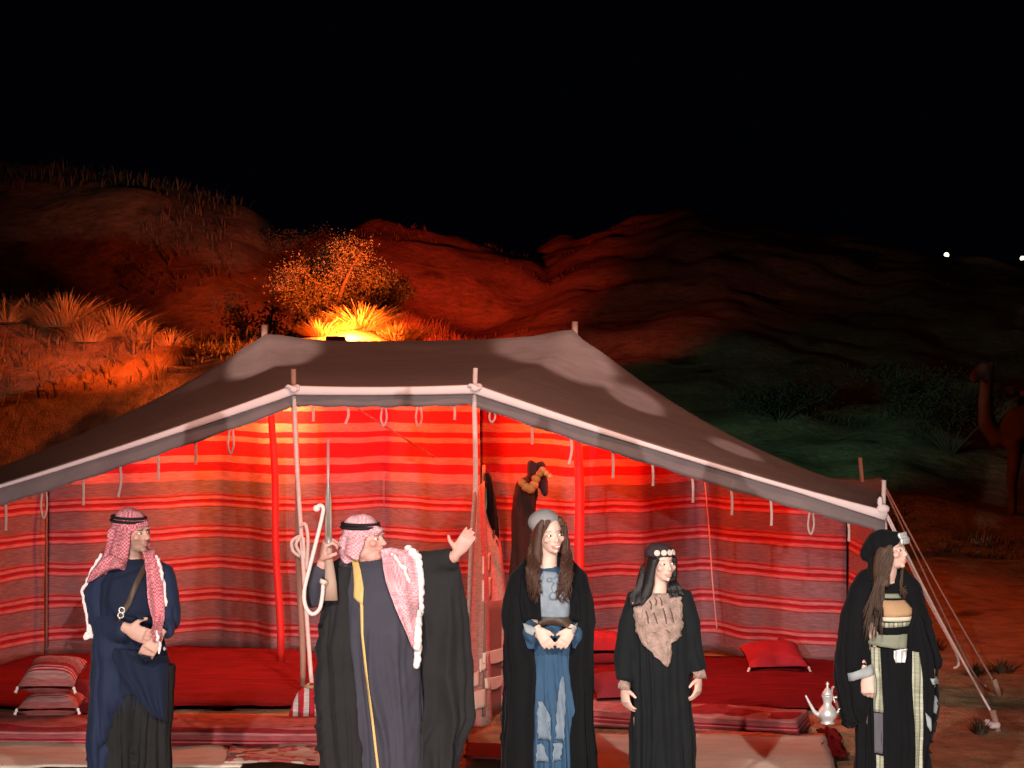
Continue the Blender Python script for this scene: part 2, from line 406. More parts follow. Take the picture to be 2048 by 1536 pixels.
def ground_sheet():
    def axis(a, b, step, far_lo, far_hi):
        mid = np.arange(a, b, step)
        lo = a - np.cumsum(step * 1.25 ** np.arange(1, 60)); lo = lo[lo > far_lo][::-1]
        hi = mid[-1] + np.cumsum(step * 1.25 ** np.arange(1, 60)); hi = hi[hi < far_hi]
        return np.concatenate([[far_lo], lo, mid, hi, [far_hi]])
    xs = axis(-24, 26, .22, -700, 700); ys = axis(9, 66, .22, -120, 1200)
    X, Y = np.meshgrid(xs, ys)
    Z = height(X, Y)
    nx, ny = len(xs), len(ys)
    co = np.stack([X, Y, Z], -1).reshape(-1, 3)
    i = np.arange(nx * ny).reshape(ny, nx)
    q = np.stack([i[:-1, :-1], i[:-1, 1:], i[1:, 1:], i[1:, :-1]], -1).reshape(-1, 4)
    me = bpy.data.meshes.new('ground'); me.from_pydata(co.tolist(), [], q.tolist())
    tag(obj('ground', me, 'sand'), kind='structure')
ground_sheet()
def hz(x, y): return float(height(np.array(x), np.array(y)))

# ------------------------------------------------------------------ the tent
tent = thing('bedouin_tent', (0, 17, 0), 'large bedouin tent of brown cloth with red striped walls and open front', 'tent')
Fp = [at(-240, 1038, 15.6), at(587, 772, 16), at(950, 770, 16), at(1770, 1022, 15.6)]
Rp = [at(-225, 1000, 17.3), at(530, 662, 19), at(1150, 653, 19), at(1766, 986, 16.8)]
Bp = [at(-200, 990, 18.9), V((-2.2, 20.4, 1.75)), V((.6, 20.4, 1.75)), at(1762, 955, 17.9)]
def row_pt(P, seg, t, sag):
    p = P[seg].lerp(P[seg + 1], t); p.z -= 4 * t * (1 - t) * sag[seg]; return p
NSEG = [30, 22, 30]
cols = [(s, k / NSEG[s]) for s in range(3) for k in range(NSEG[s])] + [(2, 1.0)]
fl = [row_pt(Fp, s, t, (.03, .012, .03)) for s, t in cols]
rl = [row_pt(Rp, s, t, (.17, .075, .20)) for s, t in cols]
bl = [row_pt(Bp, s, t, (.15, .10, .15)) for s, t in cols]
def roof_at(j, v):
    f, r, b = fl[j], rl[j], bl[j]
    if v <= .65:
        t = v / .65; p = f.lerp(r, t); p.z = f.z + (r.z - f.z) * (.34 * t + .66 * t ** 6.0)
    else:
        t = (v - .65) / .35; p = r.lerp(b, t); p.z -= 4 * t * (1 - t) * .05
    return p
rows = []
for i in range(34):
    v = i / 33; row = []
    for j in range(len(cols)):
        p = roof_at(j, v)
        dpk = min((p - Rp[1]).length, (p - Rp[2]).length)
        ang = math.atan2(p.y - 19, p.x - (Rp[1].x if abs(p.x - Rp[1].x) < abs(p.x - Rp[2].x) else Rp[2].x))
        p.z += .028 * math.exp(-dpk / .7) * math.sin(ang * 13) * min(1, dpk * 4)
        p.z += .012 * noise.noise(p * 2.2) * min(1, v * 5) * (1 if abs(v - .65) > .02 else .2)
        row.append(p)
    rows.append(row)
bm = bmesh.new(); grid(bm, rows)
ROOF = BVHTree.FromBMesh(bm)
def under_roof(x, y, most=2.6):
    h = ROOF.ray_cast(V((x, y, -1)), V((0, 0, 1)))
    return min(h[0].z - .03, most) if h[0] else most
thick(obj('roof', bm, 'roof_cloth', tent, root=tent), .012, -1)
# valance: the strip of cloth hanging from the front edge, and the pale hem above it
vr = []
for k in range(7):
    vr.append([])
    for j, (s, t) in enumerate(cols):
        p = fl[j].copy(); drop = .15 + (.012 if s != 1 else 0)
        p.z -= drop * k / 6 + (.006 * math.sin(j * 1.7) if k == 6 else 0)
        p.y -= .03 + .012 * math.sin(j * .9 + k * .3) * k / 6 - .03 * (k / 6)
        vr[-1].append(p)
bm = bmesh.new(); grid(bm, vr)
thick(obj('valance', bm, 'valance_cloth', tent, root=tent), .008)
bm = bmesh.new()
pts, rad = [], []
for j, (s, t) in enumerate(cols):
    p = fl[j].copy(); p.y -= .05; p.z -= .012
    wdt = {0: .012 + .026 * t ** 2, 1: .036 - .004 * math.sin(math.pi * t), 2: .036 - .018 * min(1, t * 2.2) + (.020 * max(0, (t - .78) / .22))}[s]
    p.z -= .5 * wdt
    pts.append(p); rad.append((wdt, .012))
tube(bm, pts, rad, 8, up=(0, 0, 1))
obj('hem', bm, 'hem_cloth', tent, root=tent)
# the little poles' ends standing through the roof, the poles, knots
def pole(name, a, b, r, mat, parent=tent):
    bm = bmesh.new()
    ps = [a.lerp(b, k / 9) + V((.008 * math.sin(k * 1.3), 0, 0)) for k in range(10)]
    ps[0], ps[-1] = a, b
    tube(bm, ps, [r * (1.05 - .12 * k / 9) for k in range(10)], 10)
    return obj(name, bm, mat, parent, root=tent)
gz = lambda p: V((p.x, p.y, hz(p.x, p.y)))
pole('front_pole', at(604, 1386, 16.05) * V((1, 1, 0)) if False else V((at(606, 0, 16.05).x, 16.05, 0)), at(587, 738, 16.05), .022, 'wood')
pole('front_pole', V((at(946, 0, 16.0).x, 15.97, 0)), at(951, 736, 16.0), .020, 'rope')
pole('ridge_pole', V((at(536, 0, 19).x, 18.95, 0)), at(529, 650, 19), .03, 'wood')
pole('ridge_pole', V((at(1150, 0, 19).x, 18.95, 0)), at(1150, 643, 19), .03, 'wood')
pole('inner_pole', V((at(562, 0, 17.2).x, 17.2, 0)), V((at(541, 0, 17.2).x, 17.2, under_roof(at(541, 0, 17.2).x, 17.2) + .02)), .030, 'red_pole')
pole('inner_pole', V((at(1164, 0, 17.0).x, 17.0, 0)), V((at(1154, 0, 17.0).x, 17.0, under_roof(at(1154, 0, 17.0).x, 17.0) + .02)), .040, 'red_pole')
pole('corner_pole', V((at(1776, 0, 15.6).x, 15.62, 0)), at(1768, 960, 15.62), .018, 'rope')
pole('corner_pole', V((at(1768, 0, 17.9).x, 17.9, 0)), at(1720, 915, 17.9), .018, 'wood')
for x, y in ((587, 775), (950, 773)):
    bm = bmesh.new(); tube(bm, catmull([at(x, y, 16) + V((.045 * math.cos(a), -.045 + .03 * math.sin(a) - .01, .012 * math.sin(2 * a))) for a in np.linspace(0, 6.3, 9)], 3), .014, 8)
    ell(bm, at(x, y + 4, 15.92), (.032, .022, .026))
    obj('knot', bm, 'hem_cloth', tent, root=tent)
# ties hanging from the valance
def along(px):       # front-edge point at a photo column
    best = min(range(len(fl)), key=lambda j: abs((fl[j].x * F / fl[j].y + 1024) - px)); return fl[best]
ties = [(10, 56, 0), (88, 58, 1), (165, 58, 0), (240, 60, 2), (315, 54, 0), (390, 50, 0), (462, 48, 1), (625, 30, 0), (695, 34, 2), (768, 38, 1), (838, 40, 1), (908, 28, 0), (985, 26, 1),
        (1063, 42, 0), (1142, 55, 2), (1225, 56, 0), (1305, 46, 0), (1385, 54, 0), (1463, 54, 0), (1542, 50, 0), (1623, 44, 1), (1697, 42, 0)]
for n, (px, ln, kind) in enumerate(ties):
    p = along(px); a = V(((px - 1024) * p.y / F, p.y + .012, p.z - .15)); L = ln / 267
    bm = bmesh.new()
    if kind == 1:
        tube(bm, catmull([a + V((-.012, 0, 0)), a + V((-.024, 0, -L * .6)), a + V((-.004, 0, -L)), a + V((.02, 0, -L * .6)), a + V((.012, 0, 0))], 5), .008, 6)
    else:
        e = (.02 if kind == 2 else .0)
        tube(bm, catmull([a, a + V((.006, -.004, -L * .5)), a + V((.004 - e, -.006, -L))], 6), [(.010, .005)] * 12 + [(.013, .007)], 8, up=(1, 0, 0))
    obj('tie_strap', bm, 'tie_cloth', tent, root=tent)
# walls: striped cloth hung in shallow zigzags
def wall(name, stations, ztop, mat='wall_cloth', flare=.10, n=14):
    """stations: (photo x, distance) along the wall foot"""
    foot = [(at(x, 0, d).x, d) for x, d in stations]
    ps = []
    for a, b in zip(foot, foot[1:]):
        for k in range(n):
            t = k / n; s = t * t * (3 - 2 * t) * .45 + t * .55
            ps.append((a[0] + (b[0] - a[0]) * t, a[1] + (b[1] - a[1]) * s))
    ps.append(foot[-1])
    R = []
    for i in range(26):
        v = i / 25; row = []
        for q, (x, y) in enumerate(ps):
            zt = min(ztop(x), under_roof(x, y + .02, 9), under_roof(x, y - .08, 9), under_roof(x, y + .1, 9))
            z = .015 + (zt - .015) * v
            bulge = .016 * noise.noise(V((x * 7, v * 1.2, 8))) + .035 * math.sin(q * .55 + 1.5 * v) * (1 - v * .6) + .03 * noise.noise(V((x * 1.5, v * 2.5, 3)))
            zz = z + .016 * noise.noise(V((x * 2.2, z * 3, 9))) * (0 if i == 0 else 1)
            row.append(V((x, y + .10 * v * 0 + bulge - flare * (1 - v) ** 2 * .5, zz)))
        R.append(row)
    bm = bmesh.new(); grid(bm, R)
    return thick(obj(name, bm, mat, tent, root=tent), .006)
def rz(x):           # underside of the roof along the wall line
    j = min(range(len(rl)), key=lambda j: abs(rl[j].x - x)); return min(rl[j].z - .04, 2.58)
wall('back_wall', [(92, 17.55), (250, 17.75), (440, 18.15), (548, 17.8), (640, 17.7), (768, 18.05), (860, 17.75), (960, 17.7)], rz)
wall('back_wall', [(962, 17.95), (1060, 17.7), (1140, 17.45), (1280, 17.6), (1398, 18.0), (1520, 17.6), (1692, 17.2)], lambda x: rz(x) if x < 1.4 else min(rz(x), 2.3))
wall('side_wall', [(-330, 15.9), (-120, 16.6), (90, 17.5)], lambda x: rz(x))
wall('side_wall', [(1694, 17.25), (1745, 16.4), (1775, 15.75)], lambda x: 1.42, n=8)
# vertical seams of the wall
for x, d, y0, y1 in ((93, 17.48, 960, 1296), (768, 17.98, 958, 1012)):
    bm = bmesh.new(); tube(bm, [at(x, y0 + (y1 - y0) * k / 8, d - .03 - .03 * (k / 8)) for k in range(9)], .009 if x < 200 else .004, 6)
    obj('seam', bm, 'brown_wool', tent, root=tent)
# dividing curtain beside the right front pole
A0, A1, B0, B1 = at(948, 985, 15.9), at(975, 950, 17.6), ground(922, 1492), ground(1030, 1392)
R, NB = [], 34
for i in range(30):
    v = i / 29; row = []
    for j in range(NB):
        u = j / (NB - 1)
        p = A0.lerp(A1, u).lerp(B0.lerp(B1, u), v ** 1.15)
        p.x += .035 * math.sin(u * 15 + 2 * v) * (.35 + v) + .06 * math.sin(math.pi * v) * (u - .5)
        p.z = max(p.z, .012) + (.05 * math.sin(u * 9) ** 2 * (v > .97))
        row.append(p)
    R.append(row)
bm = bmesh.new(); grid(bm, R, uv=True)
dv = thick(obj('divider', bm, 'divider_cloth', tent, root=tent), .012)
DIV = BVHTree.FromPolygons([p for r in R for p in r], [(i * NB + j, i * NB + j + 1, (i + 1) * NB + j + 1, (i + 1) * NB + j) for i in range(29) for j in range(NB - 1)])
def on_div(x, y, d, lift=.03):
    e = V((0, 0, EYE)); k = (at(x, y, 16) - e).normalized(); h = DIV.ray_cast(e, k)
    return (h[0] if h[0] is not None else at(x, y, d)) - k * lift
def divpt(u, v):
    return R[min(29, int(v * 29))][min(NB - 1, int(u * (NB - 1)))]
def patch_on(pts, mat, name, parent):
    bm = bmesh.new(); f = [bm.verts.new(p + V((.012, -.03, 0))) for p in pts]; bm.faces.new(f)
    o = obj(name, bm, mat, parent, root=tent); thick(o, .012); return o
for x, y, wd, hgt, d in ((973, 1127, 15, 36, 16.6), (974, 1178, 17, 42, 16.4), (966, 1328, 13, 26, 15.6), (951, 1359, 13, 28, 15.2), (960, 1398, 24, 36, 14.9)):
    bm = bmesh.new(); q = [on_div(x + sx * wd / 2, y + sy * hgt / 2 - sx * 4, d) for sx, sy in ((-1, -1), (1, -1), (1, 1), (-1, 1))]
    vs = [[q[0].lerp(q[1], a / 4).lerp(q[3].lerp(q[2], a / 4), b / 5) + V((0, .01 * math.sin(a * 1.6), 0)) for a in range(5)] for b in range(6)]
    grid(bm, vs); thick(obj('woven_patch', bm, 'pale_block', tent, root=tent), .01)
# brown wool flap of the divider with pale bands
def flap(name, quad, mat, wav=.02, th=.012):
    tl, tr, br, bl_ = quad
    bm = bmesh.new()
    grid(bm, [[tl.lerp(tr, a / 9).lerp(bl_.lerp(br, a / 9), b / 11) + V((0, wav * math.sin(a * 1.1 + b * .25), -.03 * math.sin(math.pi * a / 9) * b / 11)) for a in range(10)] for b in range(12)])
    return thick(obj(name, bm, mat, tent, root=tent), th)
def fl4(c, lift): return [on_div(x, y, d, lift) for x, y, d in c]
flap('divider_flap', fl4(((970, 1205, 16.3), (1032, 1195, 17.0), (1034, 1400, 16.0), (966, 1432, 15.3)), .04), 'brown_wool', .01)
flap('pale_band', fl4(((966, 1306, 15.72), (1018, 1292, 16.3), (1018, 1312, 16.22), (966, 1326, 15.64)), .06), 'pale_block', .004)
flap('pale_band', fl4(((970, 1357, 15.55), (1008, 1350, 15.9), (1006, 1366, 15.85), (972, 1376, 15.5)), .06), 'pale_block', .004)
flap('pale_band', fl4(((1007, 1330, 16.2), (1032, 1326, 16.4), (1032, 1343, 16.35), (1007, 1348, 16.15)), .06), 'pale_block', .004)
# ropes
def rope(name, pts, r, mat='rope', parent=tent, n=8):
    bm = bmesh.new(); tube(bm, catmull(pts, n), r, 7); return obj(name, bm, mat, parent, root=tent)
gA = ground(1985, 1458); gB = ground(1988, 1386)
rope('guy_rope', [at(1770, 1020, 15.6), at(1880, 1238, 15.1), gA + V((0, 0, .10))], .009)
rope('guy_rope', [at(1772, 1030, 15.58), at(1850, 1190, 15.3), at(1915, 1312, 15.0), at(1908, 1337, 15.0)], .010)
rope('guy_rope', [at(1762, 958, 17.9), at(1870, 1160, 17.0), gB + V((0, 0, .08))], .008, 'tan_rope')
rope('guy_rope', [at(1762, 962, 17.8), at(1812, 1070, 17.2), at(1935, 1325, 16.3), gB + V((-.06, 0, .05))], .008, 'tan_rope')
rope('hanging_cord', [at(1410, 965, 17.6), at(1420, 1080, 17.5), at(1424, 1150, 17.45), at(1434, 1260, 17.4)], .006, 'tan_rope')
rope('rope_shadow_cord', [at(716, 818, 16.9), at(790, 865, 17.2), at(868, 914, 17.55)], .007, 'brown_wool')  # thin brown cord standing in for a rope's shadow on the wall
rope('pole_rope', [at(588, 792, 15.98), at(594, 930, 15.96), at(602, 1060, 15.94), at(612, 1215, 15.75), at(624, 1378, 15.55)], .017)
rope('pole_rope_loop', [at(600, 1052, 15.92), at(611, 1050, 15.9), at(616, 1085, 15.88), at(611, 1140, 15.88), at(606, 1075, 15.9)], .014)
rope('pole_rope_loop', [at(600, 1072, 15.92), at(584, 1083, 15.9), at(586, 1102, 15.9), at(602, 1112, 15.9), at(592, 1090, 15.88), at(600, 1075, 15.9)], .014)
bm = bmesh.new(); ell(bm, at(1766, 1018, 15.56), (.05, .03, .035)); ell(bm, at(1760, 1004, 15.56), (.02, .02, .04)); obj('knot', bm, 'hem_cloth', tent, root=tent)
for g, sz in ((gA, 1), (gB, .8)):
    bm = bmesh.new(); tube(bm, [g + V((.05, 0, -.05)), g + V((0, 0, .13 * sz))], [.02, .024], 8); obj('stake', bm, 'wood', tent, root=tent)
    if sz == 1:
        bm = bmesh.new()
        for k in range(5): ell(bm, g + V((.035 * math.sin(k * 2.4), .035 * math.cos(k * 2.4), .02 + .012 * (k % 3))), (.028, .03, .026))
        obj('stake_lashing', remesh(bm, .008, 1), 'rope', tent, root=tent)
# ------------------------------------------------------------------ things on the ground in and before the tent
def sheet(name, quad, mat, label, cat, th=.012, wav=.006, nx=40, ny=16, group=None, lift=.0, ragged=.02):
    """a rug: quad of ground points near-left, near-right, far-right, far-left"""
    a, b, c, d = quad
    P = []
    for j in range(ny + 1):
        row = []
        for i in range(nx + 1):
            p = a.lerp(b, i / nx).lerp(d.lerp(c, i / nx), j / ny)
            e = ragged * noise.noise(V((i * .5, j * .5, len(name))))
            p = p + V((e, e, 0)); p.z = hz(p.x, p.y) + .016 + lift + th + wav * (1 + noise.noise(p * 3.0))
            row.append(p)
        P.append(row)
    c0 = (a + b + c + d) / 4; c0.z = 0
    bm = bmesh.new(); grid(bm, P)
    o = obj(name, bm, mat, None); o.data.transform(Matrix.Translation(-c0)); o.location = c0
    thick(o, th, -1); return tag(o, label, cat, group)
G = ground
sheet('floor_rug', (G(-240, 1425), G(640, 1418), G(960, 1300), G(-120, 1305)), 'red_rug', 'dark red rug covering the tent floor left of the dividing curtain', 'rug', wav=.014)
sheet('floor_rug', (G(1010, 1420), G(1690, 1424), G(1700, 1330), G(1010, 1303)), 'red_rug', 'bright red rug covering the tent floor right of the dividing curtain', 'rug', wav=.014)
sheet('runner_rug', (G(-260, 1545), G(480, 1545), G(500, 1502), G(-220, 1496)), 'pale_rug', 'worn greyish rug on the sand before the man in navy', 'rug', wav=.014)
sheet('runner_rug', (G(1100, 1600), G(1690, 1600), G(1650, 1479), G(1030, 1474)), 'pale_rug', 'pale faded rug under the woman with the embroidered bib', 'rug', wav=.012)
sheet('runner_rug', (G(930, 1526), G(1040, 1532), G(1040, 1496), G(935, 1494)), 'dark_rug', 'narrow dark red mat before the dividing curtain', 'mat', nx=14, wav=.01, lift=.016)
sheet('red_strip_cloth', (G(1664, 1524), G(1694, 1520), G(1668, 1462), G(1632, 1466)), 'red_rug', 'strip of red cloth trailing from the coffee pots across sand', 'cloth', nx=10, wav=.010, ragged=.05, lift=.010)
def mattress(name, a, b, depth, h, label, group=None):
    """a long low stuffed seat, its front foot edge from a to b"""
    L = (b - a).length; ang = math.atan2(b.y - a.y, b.x - a.x)
    bm = bmesh.new(); n = 60; R = []
    prof = [(0, .0), (-.03, .25), (-.035, .6), (0, .92), (.12, 1.0), (.5, 1.03), (.88, 1.0), (1.0, .85), (1.02, .4), (1.0, 0)]
    for i in range(n + 1):
        t = i / n; e = min(1, (t * (1 - t) * 60) ** .5)
        R.append([V((t * L, (y if 0 < y < 1 else y) * depth * (1 if e > .99 else .9 + .1 * e), z * h * e * (1 + .10 * noise.noise(V((t * 6, y, 1)))))) + V((0, .02 * noise.noise(V((t * 5, 7, z))), 0)) for y, z in prof])
    grid(bm, R)
    o = obj(name, bm, 'mattress_cloth'); o.location = (a.x, a.y, hz(a.x, a.y) + .015); o.rotation_euler.z = ang
    thick(o, .01); return tag(o, label, 'mattress', group)
mattress('seat_mattress', G(-200, 1496), G(672, 1503), .55, .14, 'long striped floor mattress in front of the man in navy')
mattress('seat_mattress', G(1150, 1452), G(1600, 1478), .50, .115, 'long rose striped floor mattress behind the woman with bib')
def pillow(name, p, sx, sy, sz, rz_, mat, label, tilt=0, z=0, tass=True, group=None):
    t = thing(name, (p.x, p.y, p.z + z), label, 'cushion', group); t.rotation_euler = (tilt, 0, rz_)
    bm = bmesh.new(); n = 14
    for sgn in (1, -1):
        P = []
        for i in range(n + 1):
            row = []
            for j in range(n + 1):
                u, v = i / n * 2 - 1, j / n * 2 - 1
                k = (max(0, 1 - abs(u) ** 3) * max(0, 1 - abs(v) ** 3)) ** .5
                pin = 1 - .10 * (1 - abs(u) ** 2) * abs(v) ** 4 * 0
                x = u * sx * (1 - .07 * (1 - v * v)); y = v * sy * (1 - .07 * (1 - u * u))
                row.append(V((x, y, sz * (.95 if sgn > 0 else .78) + sgn * k * sz * (.95 if sgn > 0 else .75) + .008 * noise.noise(V((x * 9, y * 9, sgn))))))
            P.append(row)
        grid(bm, P)
    bmesh.ops.remove_doubles(bm, verts=bm.verts, dist=.03 * sz)
    obj('cover', bm, mat, t)
    if tass:
        for a, b in ((-1, -1), (1, -1)):
            bm = bmesh.new(); c = V((a * sx, b * sy, sz * .85)); ell(bm, c, (.011, .011, .013)); tube(bm, [c, c + V((a * .012, b * .01, -.03))], [.007, .012], 8)
            obj('tassel', bm, 'fringe', t)
    return t
pillow('floor_cushion', G(104, 1462), .205, .20, .085, .06, 'cushion_cloth', 'striped rose cushion, lower one of the stacked pair', z=.11)
pillow('floor_cushion', G(108, 1454), .195, .20, .10, -.05, 'cushion_cloth', 'striped rose cushion, upper one of the stacked pair', tilt=.28, z=.28)
pillow('floor_cushion', G(1546, 1342), .24, .20, .10, .1, 'red_pillow', 'plump bright red cushion leaning on the striped tent wall', tilt=.28, z=.03)
pillow('floor_cushion', G(1604, 1318), .24, .20, .11, -.1, 'maroon_pillow', 'dark maroon cushion standing behind the bright red cushion', tilt=.9, z=.04)
pillow('floor_cushion', G(1236, 1424), .20, .18, .09, .2, 'maroon_pillow', 'maroon cushion lying on rose mattress beside woman with bib', tilt=.25, z=.10, tass=False)
pillow('floor_cushion', G(178, 1432), .22, .18, .09, .0, 'maroon_pillow', 'maroon cushion behind the stacked striped pair', tilt=.5, z=.06, tass=False)
pillow('wall_bolster', G(1200, 1336), .30, .14, .14, .0, 'red_pillow', 'long red bolster lying along the tent wall by inner pole', z=.03, tass=False)
# the striped saddle bag at the foot of the left front pole
t = thing('saddle_bag', G(622, 1462), 'red and white striped saddle bag tied at front pole foot', 'bag')
bm = bmesh.new(); loft(bm, [(.33, 0, .025, 0, .025), (.30, 0, .05, 0, .04), (.26, 0, .10, 0, .07), (.15, -.01, .135, 0, .09), (.05, -.02, .15, 0, .10), (.02, -.02, .14, 0, .09)])
me = remesh(bm, .012, 3)
co = coords(me); nn = normals(me); th = np.arctan2(co[:, 0], -co[:, 1]); co += nn * (.010 * np.sin(9 * th) * np.clip((.33 - co[:, 2]) * 6, 0, 1))[:, None]
me.vertices.foreach_set('co', co.ravel()); obj('sack', me, 'bag_cloth', t)
bm = bmesh.new(); tube(bm, [(-.05, 0, .30), (0, -.05, .31), (.05, 0, .30), (0, .05, .30), (-.05, 0, .30)], .012, 8); obj('tie', bm, 'tan_panel', t)
sheet('border_rug', (G(450, 1540), G(690, 1540), G(690, 1502), G(462, 1506)), 'border_weave', 'small patterned rug with pale and red flecks beside the burly man', 'rug', nx=24, wav=.02, lift=.016)
# coffee pots
def coffee_pot(p, s, rzz, label):
    t = thing('coffee_pot', p + V((0, 0, .03)), label, 'coffee pot'); t.rotation_euler.z = rzz; t.scale = (s, s, s)
    bm = bmesh.new(); lathe(bm, [(.055, 0), (.058, .008), (.045, .02), (.05, .03), (.075, .06), (.078, .085), (.06, .12), (.034, .15), (.032, .165), (.046, .215), (.048, .222), (.04, .224)]); obj('body', bm, 'silver', t)
    bm = bmesh.new(); lathe(bm, [(.047, .225), (.040, .245), (.018, .275), (.008, .285), (.008, .30), (.015, .31), (.008, .325), (.002, .33)]); obj('lid', bm, 'silver', t)
    bm = bmesh.new(); tube(bm, catmull([(-.055, 0, .07), (-.095, 0, .085), (-.13, 0, .14), (-.175, 0, .225)], 5), [(.022 - .001 * k, .017 - .0008 * k) for k in range(16)], 10); obj('spout', bm, 'silver', t)
    bm = bmesh.new(); tube(bm, catmull([(.045, 0, .205), (.10, 0, .20), (.105, 0, .14), (.066, 0, .06)], 5), .009, 8); obj('handle', bm, 'silver', t)
coffee_pot(G(1655, 1456), .88, .1, 'silver coffee pot with long spout on sand at rug corner')
coffee_pot(G(1690, 1438), .92, 2.6, 'second silver coffee pot behind, beside the striped shawl woman')
# garments hanging inside the tent
t = thing('hanging_cloak', at(985, 1200, 16.9), 'dark cloak over a pale shirt hanging at the dividing curtain', 'cloak')
def hang(pts_px, d, th, voxel=.014):
    bm = bmesh.new(); base = V(t.location)
    loft_r = []
    for x0, x1, y in pts_px:
        a, b = at(x0, y, d) - base, at(x1, y, d) - base
        loft_r.append((a.z, (a.x + b.x) / 2, (b.x - a.x) / 2, 0, th))
    loft(bm, loft_r, 20); me = remesh(bm, voxel, 2)
    co = coords(me); nn = normals(me)
    co += nn * (.014 * np.sin(co[:, 0] * 60 + co[:, 2] * 3))[:, None]
    me.vertices.foreach_set('co', co.ravel()); return me
obj('cloak', hang([(966, 976, 945), (966, 984, 965), (966, 994, 985), (968, 1000, 1040), (974, 1004, 1110), (976, 1008, 1170), (978, 1010, 1200)], 16.9, .06), 'black_cloth', t)
obj('shirt', hang([(968, 976, 960), (966, 980, 975), (966, 978, 1000), (967, 973, 1030)], 16.82, .05), 'pale_block', t)
bm = bmesh.new(); b0 = V(t.location); tube(bm, catmull([at(988, 1060, 16.78) - b0, at(984, 1120, 16.76) - b0, at(990, 1192, 16.76) - b0, at(999, 1160, 16.76) - b0, at(994, 1080, 16.78) - b0], 6), .010, 7); obj('cord_loop', bm, 'leather', t)
bm = bmesh.new(); tube(bm, [at(968, 930, 16.95) - b0, at(967, 962, 16.93) - b0], .012, 7); obj('hook', bm, 'wood', t)
t = thing('hanging_dress', V((at(1048, 0, 16.6).x, 16.6, 0)), 'black dress with gold coin ornaments on a stand behind the smiling woman', 'dress')
obj('gown', hang([(1046, 1072, 950), (1032, 1078, 972), (1022, 1080, 990), (1020, 1070, 1030), (1022, 1066, 1100), (1018, 1072, 1200), (1014, 1080, 1330)], 16.6, .09, .016), 'brown_black_cloth', t)
obj('head_wrap', hang([(1060, 1082, 922), (1054, 1090, 934), (1054, 1092, 950), (1060, 1096, 962), (1074, 1096, 978), (1086, 1094, 990)], 16.56, .07, .014), 'dark_embroidery', t)
b0 = V(t.location)
for k, (x, y, r) in enumerate(((1044, 966, 8), (1052, 974, 9), (1061, 977, 10), (1068, 970, 9), (1072, 958, 9), (1079, 948, 7), (1085, 940, 7), (1092, 946, 6), (1099, 952, 6))):
    bm = bmesh.new(); c = at(x, y, 16.44) - b0; lathe(bm, [(r / 256 * .45, -.006), (r / 256, -.004), (r / 256, .004), (r / 256 * .45, .006)], (0, 0, 0), 14)
    bm.transform(Matrix.Translation(c) @ Matrix.Rotation(math.pi / 2, 4, 'X')); obj('coin', bm, 'gold', t)
bm = bmesh.new(); tube(bm, [V((0, 0, 0)), at(1062, 960, 16.6) - b0 + V((0, .03, 0))], .02, 8); obj('stand', bm, 'wood', t)

# ------------------------------------------------------------------ dune plants, camel, far lamps
def blade_mesh(bm, p, lean, h, wd):
    s = V((-lean.y, lean.x, 0)); s = s.normalized() * wd if s.length > 1e-4 else V((wd, 0, 0))
    a, b, c = p, p + V((lean.x * .35, lean.y * .35, h * .6)), p + V((lean.x, lean.y, h))
    v = [bm.verts.new(q) for q in (a - s, a + s, b + s * .7, b - s * .7, c)]
    bm.faces.new(v[:4]); bm.faces.new((v[3], v[2], v[4]))
def tuft(p, r, h, n, name, label, mat='dry_grass', group=None):
    t = thing(name, (p.x, p.y, p.z - .03), label, 'grass', group)
    bm = bmesh.new()
    for _ in range(n):
        a = random.uniform(0, 6.28); q = r * random.random() ** .6
        out = V((math.cos(a), math.sin(a), 0))
        hh = h * random.uniform(.45, 1.0) * (1.1 - .4 * q / r)
        blade_mesh(bm, out * q * .55, out * (q * .9 + random.uniform(-.25, .45) * h) + V((random.uniform(-.1, .1), random.uniform(-.1, .1), 0)) * h, hh * random.uniform(.6, 1), random.uniform(.004, .009))
    obj('blades', bm, mat, t, smooth=False)
    bm = bmesh.new(); ell(bm, (0, 0, .02), (r * .4, r * .4, .08)); obj('root_crown', remesh(bm, .05, 1), 'scrub', t)
    return t
def on_dune(px, d):
    x = (px - 1024) * d / F; return V((x, d, hz(x, d)))
for i, (px, d, r, h, n, lab) in enumerate((
        (130, 24.9, .60, .50, 1100, 'tall spiky dry grass clump at the top of the left crest'),
        (172, 24.6, .45, .36, 800, 'mid sized dry grass clump between two taller ones'),
        (228, 24.8, .55, .46, 1000, 'dry grass clump leaning over, glowing orange on left crest'),
        (60, 25.2, .45, .30, 420, 'low dry grass clump at left end of the crest'),
        (14, 25.0, .45, .42, 420, 'low bushy grass clump at the crest end beyond the tent edge'),
        (285, 24.6, .40, .34, 380, 'low dry grass clump where the crest begins to drop'),
        (340, 24.3, .36, .26, 300, 'short dry grass clump halfway down the crest'),
        (398, 24.0, .34, .20, 260, 'shortest dry grass clump low on the crest'))):
    tuft(on_dune(px, d), r, h, n, 'grass_clump', lab, group='grass clumps on the left crest')
for i, (px, d, r, h, n, lab) in enumerate((
        (722, 24.2, .50, .40, 1000, 'brightly lit grass mound just behind the tent ridge'),
        (792, 24.2, .45, .36, 800, 'orange lit grass clump with curling blades right of the glow'),
        (640, 23.8, .35, .26, 450, 'small grass clump left of the glow behind tent'),
        (690, 23.9, .3, .16, 400, 'short grass right at the brightest glow behind tent'),
        (880, 24.4, .35, .34, 380, 'dim grass clump behind the middle of tent ridge'),
        (930, 26.0, .5, .62, 500, 'dull reddish grass bush behind the tent ridge'))):
    tuft(on_dune(px, d), r, h, n, 'grass_clump', lab, group='grass clumps behind the tent ridge')
